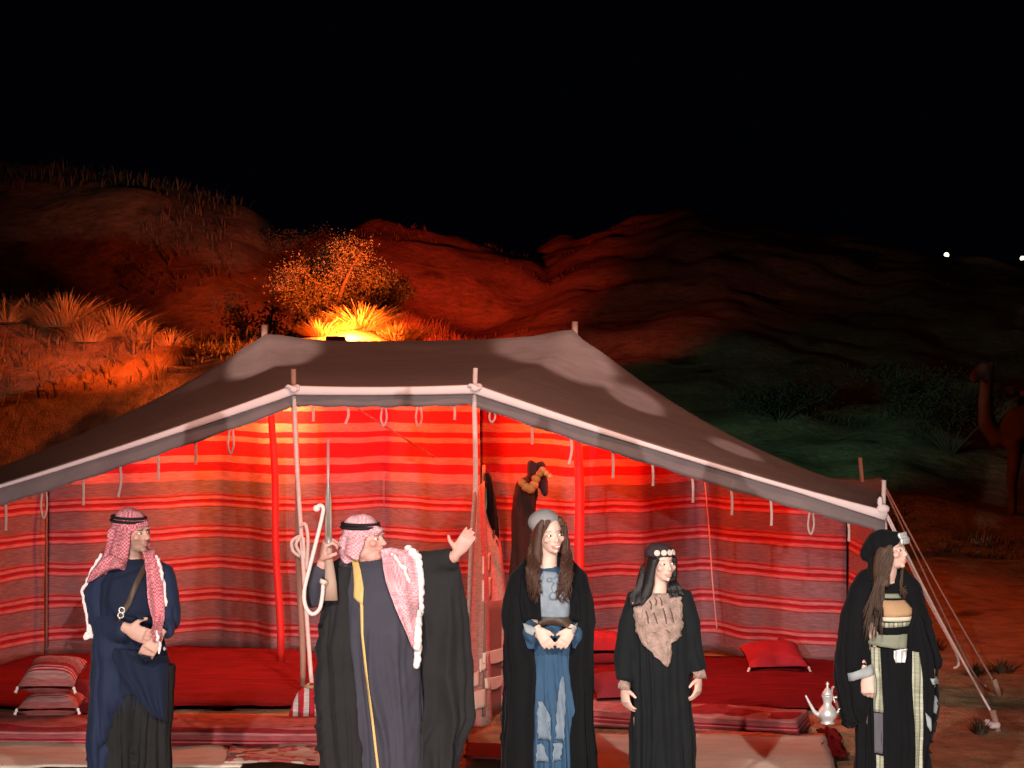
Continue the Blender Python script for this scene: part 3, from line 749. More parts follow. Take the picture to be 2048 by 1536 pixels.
# loose grass over the dunes, uncountable
bm = bmesh.new()
for _ in range(26000):
    px = random.choice((random.uniform(-80, 700), random.uniform(600, 1200), random.uniform(1100, 2200)))
    d = random.choice((random.uniform(23.5, 27), random.uniform(30, 42), random.uniform(34, 42), random.uniform(27, 60)))
    p = on_dune(px, d)
    if d < 28 and px < 480 and random.random() < .6: continue
    if d > 29 and px < 700 and random.random() < .72: continue
    if noise.noise(V((p.x * .45, p.y * .45, 2))) < .12 + (.2 if px > 1050 else 0): continue
    a = random.uniform(0, 6.28); h = random.uniform(.06, .20) * (1.3 if 36 < d < 42 else 1) * (.5 if px > 1050 else 1)
    for _k in range(3):
        a = random.uniform(0, 6.28); blade_mesh(bm, p + V((.1 * math.cos(a), .1 * math.sin(a), -.02)), V((math.cos(a), math.sin(a), 0)) * h * random.uniform(.3, .9), h, .006 + d * .00016)
tag(obj('dune_grass', bm, 'leafage', smooth=False), 'thin dry grass scattered over the dunes', 'grass', kind='stuff')
def shrub(px, d, hgt, wid, label, seed, nleaf=3200, mat='leafage', nb=9, lean=0, leaf=1.0):
    rs = random.Random(seed); p = on_dune(px, d)
    t = thing('desert_shrub', (p.x, p.y, p.z - .08), label, 'shrub', 'shrubs on the dunes')
    bt, bl_ = bmesh.new(), bmesh.new()
    tips = []
    for b in range(nb):
        a = 6.28 * b / nb + rs.uniform(-.3, .3); reach = wid * rs.uniform(.45, 1)
        end = V((math.cos(a) * reach + lean, math.sin(a) * reach * .8, hgt * rs.uniform(.55, 1)))
        mid = end * .5 + V((rs.uniform(-.12, .12), rs.uniform(-.12, .12), hgt * .12))
        pts = catmull([(0, 0, 0), tuple(mid), tuple(end)], 5)
        tube(bt, pts, [(.018 if mat == 'scrub' else .040) * (1 - .085 * k) for k in range(11)], 7)
        tips += [V(q) for q in pts[4:]]
        for _ in range(4):
            s = V(pts[rs.randint(4, 9)]); e = s + V((rs.uniform(-.4, .4), rs.uniform(-.4, .4), rs.uniform(-.05, .4))) * wid * .6
            m_ = (s + e) / 2 + V((0, 0, .06)); tube(bt, [s, m_, e], [.014, .010, .004], 5); tips += [m_, e, e]
    obj('trunk', bt, 'bark', t)
    for _ in range(nleaf):
        c = rs.choice(tips); q = c + V((rs.gauss(0, .10), rs.gauss(0, .10), rs.gauss(0, .09))) * wid
        a = V((rs.gauss(0, 1), rs.gauss(0, 1), rs.gauss(0, 1))).normalized(); b_ = a.cross(V((rs.gauss(0, 1), rs.gauss(0, 1), rs.gauss(0, 1)))).normalized()
        l, w_ = rs.uniform(.03, .075) * leaf, rs.uniform(.008, .018) * leaf
        v = [bl_.verts.new(q + a * l * i + b_ * w_ * j) for i, j in ((0, -.4), (.5, -1), (1, 0), (.5, 1))]; bl_.faces.new(v)
    obj('crown', bl_, mat, t, smooth=False)
shrub(655, 24.7, 1.15, .78, 'branching shrub glowing orange above the tent ridge', 3, 15000, leaf=.52)
shrub(752, 25.2, .95, .50, 'smaller orange lit shrub right of the branching one', 4, 9000, leaf=.52)
shrub(560, 26.8, 1.5, .8, 'dusky shrub beside the branching orange one', 5, 3600)
shrub(600, 36.5, .6, .8, 'thin shrub low on the shoulder of the left dune', 12, 6500, leaf=.75)
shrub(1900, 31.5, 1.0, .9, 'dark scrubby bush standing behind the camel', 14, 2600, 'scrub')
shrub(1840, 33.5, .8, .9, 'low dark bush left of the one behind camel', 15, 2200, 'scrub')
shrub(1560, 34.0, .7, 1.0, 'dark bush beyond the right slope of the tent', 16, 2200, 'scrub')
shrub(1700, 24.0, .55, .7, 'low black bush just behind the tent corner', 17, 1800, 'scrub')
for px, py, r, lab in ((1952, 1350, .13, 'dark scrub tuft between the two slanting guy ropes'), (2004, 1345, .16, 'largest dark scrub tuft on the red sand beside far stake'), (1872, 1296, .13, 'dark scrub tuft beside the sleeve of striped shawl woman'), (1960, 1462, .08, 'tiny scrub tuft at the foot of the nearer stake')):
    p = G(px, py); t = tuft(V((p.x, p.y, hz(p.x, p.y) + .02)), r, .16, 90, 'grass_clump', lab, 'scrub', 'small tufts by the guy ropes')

# camel, mostly beyond the edge of the picture
cb = V(((2092 - 1024) * 28 / F, 28, 0)); cb.z = hz(cb.x, cb.y)
camel = thing('camel', cb, 'dark camel standing on the sand wearing a saddle blanket', 'camel')
bm = bmesh.new()
S = .92
tube(bm, [V(p) * S for p in ((-.62, 0, 1.22), (-.45, 0, 1.25), (-.1, 0, 1.32), (.35, 0, 1.32), (.68, 0, 1.30), (.86, 0, 1.22))], [(.20 * S, .17 * S), (.34 * S, .24 * S), (.36 * S, .29 * S), (.31 * S, .28 * S), (.26 * S, .23 * S), (.12 * S, .12 * S)], 16, up=(0, 0, 1))
ell(bm, V((.12, 0, 1.66)) * S, (.34 * S, .17 * S, .24 * S))
tube(bm, [V(p) * S for p in ((-.50, 0, 1.22), (-.72, -.02, 1.18), (-.86, -.04, 1.38), (-.88, -.06, 1.70), (-.86, -.08, 1.98), (-.88, -.1, 2.10))], [.21 * S, .16 * S, .125 * S, .105 * S, .10 * S, .10 * S], 12)
tube(bm, [V(p) * S for p in ((-.80, -.06, 2.12), (-.92, -.14, 2.14), (-1.06, -.24, 2.06), (-1.14, -.30, 2.00))], [.10 * S, (.115 * S, .09 * S), (.085 * S, .07 * S), (.06 * S, .055 * S)], 12)
for y in (-.07, .07): ell(bm, V((-.80, -.06 + y, 2.22)) * S, (.025, .025, .05))
for x0, y0, hind in ((-.50, -.16, 0), (-.44, .16, 0), (.66, -.16, 1), (.62, .16, 1)):
    if not hind: P_, r_ = ((x0, y0, 1.15), (x0 + .02, y0, .88), (x0 - .02, y0, .52), (x0, y0, .28), (x0 - .01, y0, .05)), (.15, .10, .075, .048, .055)
    else: P_, r_ = ((x0, y0, 1.18), (x0 - .06, y0, .88), (x0 + .12, y0, .52), (x0 + .07, y0, .28), (x0 + .04, y0, .05)), (.20, .14, .07, .045, .055)
    tube(bm, catmull([V(p) * S for p in P_], 4), [float(np.interp(k / 16, np.linspace(0, 1, 5), r_)) * S for k in range(17)], 10)
    ell(bm, V((P_[-1][0] - .04, y0, .045)) * S, (.10, .075, .05))
tube(bm, [V(p) * S for p in ((.84, 0, 1.30), (.94, 0, 1.1), (.93, 0, .8))], [.045, .03, .045], 8)
obj('body', remesh(bm, .03, 4), 'camel_hide', camel)
bm = bmesh.new(); P = []
for i in range(15):
    a = -1.75 + 3.5 * i / 14
    P.append([V((-.34 + .8 * j / 12, .335 * math.sin(a) * (1 + .08 * math.sin(j * 1.5)), 1.30 + .58 * math.cos(a) * (.86 + .14 * math.sin(math.pi * j / 12)) + .012 * math.sin(j * 2 + i))) * S for j in range(13)])
grid(bm, P); sad = thick(obj('saddle_blanket', bm, 'saddle_cloth', camel), .03)
bm = bmesh.new(); tube(bm, catmull([V((-.2, 0, 1.90)) * S, V((-.26, 0, 2.05)) * S, V((-.2, 0, 2.12)) * S], 4), .03, 8); obj('saddle_horn', bm, 'wood', camel)
# far lamps on posts
for k, (px, d) in enumerate(((1893, 120), (2045, 121))):
    p = at(px, (510, 517)[k], d); g = hz(p.x, p.y)
    t = thing('lamp_post', (p.x, p.y, g), ('tiny lit lamp far off beyond the dune, not above the camel', 'tiny lit lamp far off straight above the camel')[k], 'lamp post', 'far lamps')
    bm = bmesh.new(); tube(bm, [(0, 0, -.2), (0, 0, p.z - g - .25)], [.08, .05], 8); obj('post', bm, 'lamp_black', t)
    bm = bmesh.new(); ell(bm, (0, 0, p.z - g), (.14, .14, .14))
    if 'far_glow' not in MATS:
        m, nt, b = nodes_of('far_glow'); b.inputs['Emission Color'].default_value = (1, .8, .45, 1); b.inputs['Emission Strength'].default_value = 4; MATS['far_glow'] = m
    obj('lamp_globe', bm, 'far_glow', t)
# floodlight housing behind the ridge
fl_p = at(672, 690, 21.3); t = thing('floodlight', (fl_p.x, fl_p.y, hz(fl_p.x, fl_p.y)), 'small black floodlight on the sand just behind tent ridge', 'floodlight')
hgt = fl_p.z - t.location.z
bm = bmesh.new(); box(bm, (0, 0, hgt), (.20, .10, .16), Matrix.Rotation(.5, 3, 'X'), .01); obj('housing', bm, 'lamp_black', t, smooth=False)
bm = bmesh.new(); tube(bm, [(0, 0, 0), (0, 0, hgt)], .02, 8); obj('post', bm, 'lamp_black', t)
#PART3
# ------------------------------------------------------------------ people
PX = 355.0; FOOT = 1644.0; PD = 12.0
class Fig:
    def __init__(s, x0, label, d=PD):
        s.x0 = x0
        s.t = thing('person', ((x0 - 1024) / PX, d, hz((x0 - 1024) / PX, d)), label, 'person')
        s.bvh = []
    def L(s, px, py, y=0.0): return V(((px - s.x0) / PX, y, (FOOT - py) / PX))
    def add(s, name, me, mat, bv=True):
        if isinstance(me, bmesh.types.BMesh):
            bmesh.ops.recalc_face_normals(me, faces=me.faces)
            m2 = bpy.data.meshes.new(name); me.to_mesh(m2); me.free(); me = m2
        if bv:
            me.calc_loop_triangles()
            s.bvh.append(BVHTree.FromPolygons([v.co.copy() for v in me.vertices], [tuple(t.vertices) for t in me.loop_triangles]))
        return obj(name, me, mat, s.t)
    def front(s, x, z, far=.6):
        best = None
        for b in s.bvh:
            h = b.ray_cast(V((x, -1.5, z)), V((0, 1, 0)))
            if h[0] is not None and (best is None or h[0].y < best): best = h[0].y
        return best
    def drape(s, name, rows, mat, n=8, off=.006, th=.006, fold=0, fk=6, step=7, sub=True, smooth_y=2, edge=0, only=None):
        """cloth lying on what is already there: rows of ((xl,yl),(xr,yr)) photo pixels from the top down"""
        P = []
        for (a0, b0), (a1, b1) in zip(rows, rows[1:]):
            k = max(1, int(max(abs(a1[1] - a0[1]), abs(b1[1] - b0[1]), abs(a1[0] - a0[0]) * .6) / step))
            for i in range(k): 
                t = i / k
                P.append(((a0[0] + (a1[0] - a0[0]) * t, a0[1] + (a1[1] - a0[1]) * t), (b0[0] + (b1[0] - b0[0]) * t, b0[1] + (b1[1] - b0[1]) * t)))
        P.append(rows[-1])
        keep = s.bvh
        if only is not None: s.bvh = only
        G_, Y_ = [], []
        for a, b in P:
            g, yy = [], []
            for j in range(n + 1):
                u = j / n; px, py = a[0] + (b[0] - a[0]) * u, a[1] + (b[1] - a[1]) * u
                if edge and j in (0, n): px += edge * math.sin(py * .55 + j) + edge * .6 * math.sin(py * .23)
                p = s.L(px, py); g.append(p); yy.append(s.front(p.x, p.z))
            G_.append(g); Y_.append(yy)
        s.bvh = keep
        flat = [y for r in Y_ for y in r if y is not None]; mean = sum(flat) / len(flat) if flat else -.12
        prev = None
        for r in Y_:
            ok = [y for y in r if y is not None]
            for j in range(len(r)):
                if r[j] is None:
                    near = [r[k] for k in sorted(range(len(r)), key=lambda k: abs(k - j)) if r[k] is not None]
                    r[j] = near[0] if near else (prev[j] if prev else mean)
            prev = r
        A = np.array(Y_)
        for _ in range(smooth_y):
            B = A.copy(); B[1:-1] = (A[:-2] + A[1:-1] * 2 + A[2:]) / 4; B[:, 1:-1] = (B[:, :-2] + B[:, 1:-1] * 2 + B[:, 2:]) / 4
            A = np.minimum(A, B)
        fr = []; bk = []
        for i, g in enumerate(G_):
            fr.append([]); bk.append([])
            for j, p in enumerate(g):
                f = fold * (math.sin(fk * j / n * 3.14 + .05 * i + 1) + 1) * .5 + fold * .3 * (noise.noise(V((i * .25, j * .6, 4))) + .3)
                y = A[i, j] - off - max(0, f)
                fr[-1].append(V((p.x, y, p.z))); bk[-1].append(V((p.x, y + th, p.z)))
        bm = bmesh.new(); v1 = grid(bm, fr); v2 = grid(bm, bk)
        nr, nc = len(v1), len(v1[0])
        ring = [(0, j) for j in range(nc)] + [(i, nc - 1) for i in range(1, nr)] + [(nr - 1, j) for j in range(nc - 2, -1, -1)] + [(i, 0) for i in range(nr - 2, 0, -1)]
        for (a, b), (c, d) in zip(ring, ring[1:] + ring[:1]): bm.faces.new((v1[a][b], v1[c][d], v2[c][d], v2[a][b]))
        return s.add(name, bm, mat)
def R3(yaw, pitch=0, roll=0):      # yaw > 0 turns the face to the picture's right, pitch > 0 lifts the chin
    return Matrix.Rotation(yaw, 3, 'Z') @ Matrix.Rotation(roll, 3, 'Y') @ Matrix.Rotation(-pitch, 3, 'X')
def hand(bm, W, f, n, u, curl, s=1.0, thumb=.9, spread=.0, tc=.2):
    W, f, n, u = V(W), V(f).normalized(), V(n).normalized(), V(u).normalized()
    u = (u - f * u.dot(f)).normalized(); n = (n - f * n.dot(f) - u * n.dot(u)).normalized()
    tube(bm, [W - f * .03 * s, W, W + f * .04 * s, W + f * .088 * s], [(.026 * s, .019 * s), (.027 * s, .018 * s), (.040 * s, .017 * s), (.041 * s, .014 * s)], 12, up=u)
    for i, L in enumerate((.074, .083, .077, .060)):
        p = W + f * (.082 - .004 * abs(i - 1)) * s + u * (.031 - .0205 * i) * s
        d = (f + u * spread * (1.5 - i)).normalized(); pts = [p - d * .01 * s, p]; a = 0
        for k, fr in enumerate((.45, .31, .24)):
            a += curl[k] if isinstance(curl, (list, tuple)) else curl
            dd = d * math.cos(a) + n * math.sin(a); p = p + dd * L * fr * s; pts.append(p)
        tube(bm, pts, [.0100 * s, .0100 * s, .0092 * s, .0085 * s, .0066 * s], 8)
    p = W + f * .022 * s + u * .028 * s
    d1 = (f * .55 + u * thumb + n * tc).normalized(); d2 = (f * .85 + u * thumb * .6 + n * tc * 2).normalized()
    tube(bm, [p - d1 * .012 * s, p + d1 * .020 * s, p + d1 * .042 * s, p + d1 * .042 * s + d2 * .034 * s], [.015 * s, .0135 * s, .0115 * s, .008 * s], 8)
def figure(P, hc, rot, hs, neck, arms, hands, skin, lips, brow, beard=0, legs=1.0, jowl=0, fem=0, hips=.15, chest=.17, w=1.0, dy=0.0, smile=0, eyes=True):
    """the body: one continuous surface of head, neck, trunk, arms, hands, legs and feet"""
    bm = bmesh.new()
    T = Matrix.Translation(hc) @ rot.to_4x4() @ Matrix.Scale(hs, 4)
    def E(c, r): 
        ell(bm, T @ V(c), V(r) * hs, rot, 16)
    m_ = 1 - fem
    E((0, .02, .03), (.074, .095, .082)); E((0, -.018, -.025), (.061 - .002 * fem, .072, .078 - .004 * fem)); E((0, -.030, -.075 + .004 * fem), (.046 - .006 * fem, .050, .036 - .004 * fem))
    E((0, -.072 + .003 * fem, -.096 + .006 * fem), (.021 - .005 * fem, .017 - .002 * fem, .015 - .003 * fem))
    for sx in (-1, 1):
        E((sx * .040, -.058, -.022), (.024, .022, .020)); E((sx * .076, .012, -.012), (.008, .018, .030)); E((sx * (.011 - .002 * fem), -.097 + .004 * fem, -.031), (.009 - .0025 * fem, .010 - .002 * fem, .008 - .0015 * fem))
        if not fem: E((sx * .030, -.078, .024), (.024, .012, .008))
    tube(bm, [T @ V(p) for p in ((0, -.080, .018), (0, -.090 + .004 * fem, -.004), (0, -.110 + .008 * fem, -.027 + .002 * fem), (0, -.094 + .002 * fem, -.038))], [(.008 - .002 * fem) * hs, (.0095 - .003 * fem) * hs, (.012 - .004 * fem) * hs, (.010 - .002 * fem) * hs], 8)
    E((0, -.086, -.057), (.023 + .004 * smile, .010, .0065)); E((0, -.085, -.068), (.019 + .004 * smile, .011, .0075))
    if jowl: E((0, -.026, -.098), (.056, .052, .036)); E((0, .0, -.07), (.070, .06, .05))
    nb = V(neck)
    tube(bm, [T @ V((0, .012, -.05)), (T @ V((0, .012, -.10))).lerp(nb, .35), nb, nb - V((0, 0, .08))], [.056 * hs, .052 * w, .062 * w, .09 * w], 14)
    sh_z = nb.z - .03
    loft(bm, [(sh_z, nb.x, .08 * w, dy, .07 * w), (sh_z - .05, nb.x, .175 * w, dy, .10 * w), (sh_z - .22, nb.x, chest * w, dy - .02, .115 * w), (sh_z - .42, nb.x * .7, .135 * w, dy - .01, .10 * w), (sh_z - .62, nb.x * .3, hips * w, dy, .115 * w), (sh_z - .75, 0, .12 * w, dy, .10 * w)], 20)
    top = sh_z - .68
    for sx in (-1, 1):
        tube(bm, [(sx * .08 * w, dy, top), (sx * .085 * w, dy - .01, top * .58), (sx * .088 * w, dy + .01, top * .32), (sx * .09, dy + .02, .09)], [.095 * w * legs, .065 * w * legs, .058 * w * legs, .042], 12)
        tube(bm, [(sx * .09, dy + .06, .045), (sx * .095, dy - .04, .05), (sx * .11, dy - .14, .03), (sx * .115, dy - .19, .025)], [.04, .045, .04, .022], 10)
    for a in arms:
        tube(bm, catmull(a, 3), [(.050 * w - .0040 * k) for k in range(3 * (len(a) - 1) + 1)], 10)
    for h in hands: hand(bm, **h)
    me = remesh(bm, .0055, 3, .45)
    co = coords(me); inv = T.inverted()
    Ti = np.array(inv); lc = co @ Ti[:3, :3].T + Ti[:3, 3]
    x, y, z = lc[:, 0], lc[:, 1], lc[:, 2]
    col = np.tile(np.array([*skin, 1.0]), (len(co), 1))
    def paint(mask, c, k=1.0):
        m = np.clip(mask, 0, 1)[:, None] * k; col[:, :3] = col[:, :3] * (1 - m) + np.array(c) * m
    g = lambda cx, cz, rx, rz: np.clip(1.6 - 1.6 * (((np.abs(x) - cx) / rx) ** 2 + ((z - cz) / rz) ** 2), 0, 1) * (y < -.03)
    paint(g(.038, -.022, .026, .020), tuple(c * f for c, f in zip(skin, (1.02, .80, .80))), .6)
    if beard: paint(((z < -.036) & (z > -.14) & (y < .03)) * np.clip((.075 - np.abs(z + .055) * .6) * 30, 0, 1) * (1 - .75 * (np.abs(x) < .02) * (z > -.05)), tuple(c * .28 for c in skin), beard)
    paint(g(0, -.062, .026 + .005 * smile, .012) * (y < -.07), lips)
    paint(g(.033, .019 + .003 * fem, .026, .0055 - .0015 * fem) * (y < -.04), brow, .9 - .2 * fem)
    paint(g(.033, .001, .020, .0085) * (y < -.04), brow, .55 - .1 * fem)
    at_ = me.color_attributes.new('tone', 'FLOAT_COLOR', 'POINT'); at_.data.foreach_set('color', col.ravel())
    b = P.add('body', me, 'skin_paint')
    if eyes:
        for sx in (-1, 1):
            bm = bmesh.new(); ell(bm, T @ V((sx * .033, -.073, .001)), V((.0145, .009, .0062)) * hs, rot, 12); e = P.add('eye', bm, 'eye_white', False)
            bm = bmesh.new(); ell(bm, T @ V((sx * .033 + .002, -.0795, .001)), V((.0062, .0045, .0062)) * hs, rot, 10)
            i = obj('iris', bm, 'eye_dark', e)
    if smile:
        bm = bmesh.new(); ell(bm, T @ V((0, -.0965, -.0615)), V((.017, .004, .0042)) * hs, rot, 12); P.add('teeth', bm, 'eye_white', False)
    P.T = T; P.rot = rot; P.hs = hs
    return b
def cloth(bm, voxel=.011, it=4, folds=(.012, 9), cx=0, cy=0, z0=1.3, ph=0.0, top=1.55, wr=.5):
    """fuse the shapes of a garment into one skin and hang folds in it"""
    me = remesh(bm, voxel, it); co = coords(me); nn = normals(me)
    amp, k = folds
    th = np.arctan2(co[:, 0] - cx, -(co[:, 1] - cy)); d = np.clip((z0 - co[:, 2]) / max(z0, .1), 0, 1)
    wv = np.array([noise.noise(V((a * 1.6, b_ * 1.3, 5 + ph))) for a, b_ in zip(th, co[:, 2])])
    w2 = np.array([noise.noise(V((c[0] * 9 + ph, c[1] * 7, c[2] * 5))) for c in co])
    a_ = 1.75 * k * th + ph + 4.5 * wv + .8 * co[:, 2]; f = .8 * (1 - 2 * np.abs(np.sin(a_ * .5)) ** .8) + .35 * np.sin(2.2 * a_ + 1.3) 
    w3 = np.array([noise.noise(V((c[0] * 30 + ph, c[1] * 26, c[2] * 16))) for c in co])
    am = np.clip(.35 + 1.5 * np.array([noise.noise(V((a * 1.1 + 7, b_ * .9, 11 + ph))) for a, b_ in zip(th, co[:, 2])]) + .5, .1, 1.9)
    co = co + nn * (2.0 * amp * am * d ** .5 * f + amp * wr * 1.3 * w2 + .003 * w3)[:, None]
    me.vertices.foreach_set('co', co.ravel()); me.update()
    return me
def lock(bm, pts, r0, wave=.012, k=2.0, ph=0.0, seg=6):
    pts = catmull(pts, 7); n = len(pts); out = []
    for i, p in enumerate(pts):
        t = i / (n - 1); out.append(V(p) + V((math.sin(t * 6.28 * k + ph), math.cos(t * 6.28 * k + ph) * .6, 0)) * wave * min(1, t * 2.5))
    tube(bm, out, [(r0 * (1.0 - .75 * (i / (n - 1)) ** 2), r0 * .7 * (1 - .75 * (i / (n - 1)) ** 2)) for i in range(n)], seg)
def head_cloth(P, name, mat, parts, voxel=.009, wr=.004, bv=True):
    """shapes in head space fused into one cloth; parts: ('e', c, r) or ('t', points, radii)"""
    bm = bmesh.new(); T, s = P.T, P.hs
    for p in parts:
        if p[0] == 'e': ell(bm, T @ V(p[1]), V(p[2]) * s, P.rot, 18)
        elif p[0] == 't': tube(bm, [T @ V(q) for q in p[1]], [tuple(c * s for c in r) if isinstance(r, tuple) else r * s for r in p[2]], 12, up=P.rot @ V((1, 0, 0)))
        elif p[0] == 'w': tube(bm, p[1], p[2], 12, up=(1, 0, 0))
    me = remesh(bm, voxel, 3); co = coords(me); nn = normals(me)
    w = np.array([noise.noise(V((c[0] * 22, c[1] * 22, c[2] * 9))) for c in co])
    co += nn * (wr * w)[:, None]; me.vertices.foreach_set('co', co.ravel()); me.update()
    return P.add(name, me, mat, bv)
def ring_round(P, name, mat, c, rx, ry, r, tilt=0, n=28):
    bm = bmesh.new(); m = P.T @ Matrix.Translation(V(c)) @ Matrix.Rotation(tilt, 4, 'X')
    tube(bm, [m @ V((rx * math.cos(a), ry * math.sin(a), 0)) for a in np.linspace(0, 2 * math.pi, n)], r * P.hs, 8)
    return P.add(name, bm, mat, False)
def fringe(P, name, line, mat='fringe', r=.012, off=.02, step=5, seed=1, dep=None):
    """a knotted edging along a photo line, lying on the figure"""
    rs = random.Random(seed); bm = bmesh.new()
    for (x0, y0), (x1, y1) in zip(line, line[1:]):
        k = max(1, int(math.hypot(x1 - x0, y1 - y0) / step))
        for i in range(k):
            t = i / k; p = P.L(x0 + (x1 - x0) * t + rs.uniform(-1.5, 1.5), y0 + (y1 - y0) * t); y = P.front(p.x, p.z)
            y = dep if dep is not None else (y if y is not None else fringe.last); fringe.last = y; p.y = y - off * .4
            ell(bm, p, (r * rs.uniform(.8, 1.25), r * .9, r * rs.uniform(1.1, 1.7)), None, 8)
    return P.add(name, remesh(bm, .006, 1), mat, False)
fringe.last = -.1
SK_M, SK_W = (.50, .29, .22), (.60, .395, .315)

# ---- man in navy with the red checked headcloth
P = Fig(262, 'man in navy coat and red checked headcloth, hands joined at waist')
L = P.L
figure(P, L(268, 1060, -.01), R3(1.02, .02), 1.0, L(262, 1120, .01),
       [[L(212, 1140, 0), L(202, 1235, -.02), L(272, 1246, -.20)], [L(318, 1140, 0), L(334, 1232, -.02), L(322, 1262, -.17)]],
       [dict(W=L(270, 1240, -.235), f=(.86, -.12, -.34), n=(.1, 1, 0), u=(.3, 0, 1), curl=.45, s=1.15),
        dict(W=L(330, 1252, -.20), f=(-.5, -.3, -.8), n=(0, 1, .1), u=(-.9, 0, .4), curl=.4, s=1.15)],
       SK_M, (.42, .17, .15), (.10, .05, .035), beard=.5, w=1.02, legs=.6)
bm = bmesh.new()          # trousers
tube(bm, [L(262, 1330), L(240, 1420, -.02), L(236, 1530, -.02), L(238, 1612, 0)], [.14, .115, .095, .085], 16)
tube(bm, [L(300, 1330), L(310, 1420, -.03), L(307, 1530, -.01), L(306, 1612, 0)], [.14, .118, .105, .10], 16)
tube(bm, [L(270, 1310, .0), L(274, 1400, .0), L(274, 1480, .03)], [(.17, .12), (.15, .11), (.10, .06)], 16, up=(1, 0, 0))
P.add('trousers', cloth(bm, .011, 4, (.014, 7), z0=1.0, ph=2, wr=1.0), 'trouser_cloth')
bm = bmesh.new()          # black shirt
loft(bm, [(L(0, 1112).z, .0, .06, .0, .065), (L(0, 1126).z, 0, .13, 0, .10), (L(0, 1160).z, .005, .185, -.01, .125), (L(0, 1215).z, .0, .18, -.02, .135), (L(0, 1290).z, .0, .17, -.01, .13), (L(0, 1380).z, .01, .19, 0, .14)])
P.add('shirt', cloth(bm, .011, 3, (.006, 7), z0=1.5, ph=1), 'deep_navy_cloth')
bm = bmesh.new()          # coat
tube(bm, [L(238, 1118, .02), L(207, 1142, 0), L(194, 1190, -.01), L(204, 1238, -.03), L(240, 1250, -.13), L(270, 1243, -.215)], [.065, .078, .078, .078, .066, .052], 14)
tube(bm, [L(294, 1118, .02), L(322, 1142, 0), L(335, 1190, -.005), L(338, 1240, -.03), L(333, 1252, -.14)], [.062, .070, .068, .064, .052], 14)
loft(bm, [(L(0, 1122).z, -.0, .15, .05, .09), (L(0, 1160).z, -.02, .21, .05, .10), (L(0, 1240).z, -.04, .19, .04, .12), (L(0, 1320).z, -.0, .22, .02, .15), (L(0, 1390).z, .0, .215, .02, .15), (L(0, 1415).z, .0, .21, .03, .14)])
loft(bm, [(L(0, 1230).z, -.10, .11, -.02, .13), (L(0, 1300).z, -.09, .13, -.03, .15), (L(0, 1380).z, -.10, .12, -.03, .15), (L(0, 1420).z, -.13, .09, -.02, .15), (L(0, 1500).z, -.165, .055, .0, .15), (L(0, 1620).z, -.17, .06, .0, .14)])
loft(bm, [(L(0, 1300).z, 0, .17, .10, .06), (L(0, 1450).z, -.02, .17, .10, .06), (L(0, 1615).z, -.03, .17, .10, .06)])
P.add('coat', cloth(bm, .011, 4, (.020, 8), z0=1.25, ph=.4, wr=.8), 'navy_cloth')
P.drape('coat_front', [((232, 1150), (286, 1128)), ((222, 1190), (312, 1190)), ((238, 1216), (318, 1222))], 'deep_navy_cloth', n=10, off=.012, fold=.012, fk=3)
P.drape('coat_fold', [((240, 1282), (300, 1290)), ((238, 1300), (338, 1300)), ((262, 1345), (342, 1345)), ((296, 1392), (342, 1405)), ((322, 1420), (342, 1430))], 'deep_navy_cloth', n=12, off=.016, fold=.030, fk=5)
P.drape('strap', [((292, 1118), (306, 1112)), ((262, 1192), (274, 1196)), ((240, 1222), (252, 1228))], 'leather', n=3, off=.016, th=.006)
bm = bmesh.new()
for x, y in ((256, 1206), (254, 1216)):
    p = L(x, y); p.y = (P.front(p.x, p.z) or -.15) - .012
    tube(bm, [p + V((.016 * math.cos(a), 0, .016 * math.sin(a))) for a in np.linspace(0, 6.28, 12)], .004, 6)
P.add('strap_rings', bm, 'silver', False)
head_cloth(P, 'headcloth', 'red_check', [('e', (0, .034, .044), (.089, .108, .096)), ('e', (0, -.050, .050), (.064, .048, .022)), ('t', [(-.080, .0, .03), (-.084, .012, -.04), (-.088, .03, -.12), (-.11, .04, -.19)], [(.02, .055), (.024, .06), (.034, .065), (.05, .06)]),
    ('t', [(.078, -.005, .03), (.082, -.005, -.04), (.076, -.01, -.12)], [(.018, .045), (.018, .05), (.022, .045)]),
    ('t', [(0, .11, .02), (0, .115, -.08), (-.02, .11, -.16), (-.03, .12, -.24)], [(.085, .03), (.10, .035), (.13, .04), (.15, .03)]),
    ('w', [L(248, 1112, .04), L(212, 1120, .05), L(184, 1160, .06), L(176, 1190, .07)], [(.05, .05), (.07, .07), (.035, .05), (.02, .03)])], wr=.008)
P.drape('headcloth_tail', [((292, 1096), (312, 1092)), ((300, 1140), (330, 1130)), ((306, 1190), (334, 1190)), ((314, 1230), (336, 1230)), ((322, 1265), (338, 1262))], 'red_check', n=7, off=.018, th=.010, fold=.018, fk=3)
P.drape('headcloth_shoulder', [((228, 1100), (262, 1112)), ((206, 1112), (258, 1124)), ((186, 1136), (226, 1132)), ((176, 1160), (196, 1150))], 'red_check', n=8, off=.012, th=.010, fold=.02, fk=3)
fringe(P, 'fringe_edge', [(206, 1104), (188, 1130), (176, 1160), (167, 1172), (172, 1200), (178, 1240), (181, 1262)], r=.0095, off=.04, dep=-.03, step=4)
fringe(P, 'fringe_edge', [(318, 1106), (330, 1138), (334, 1175), (337, 1205)], r=.010, off=.03, seed=3)
fringe(P, 'fringe_tail', [(330, 1245), (333, 1275), (329, 1292), (337, 1292)], r=.010, off=.03, seed=4)
fringe(P, 'fringe_tail', [(176, 1262), (172, 1267), (186, 1266), (184, 1240)], r=.012, off=.03, seed=5, dep=-.03)
for dz, k_ in ((0, 1), (.020, .94)): ring_round(P, 'head_rope', 'cord_black', (0, .034, .066 + dz), .090 * k_, .109 * k_, .0085, .06)

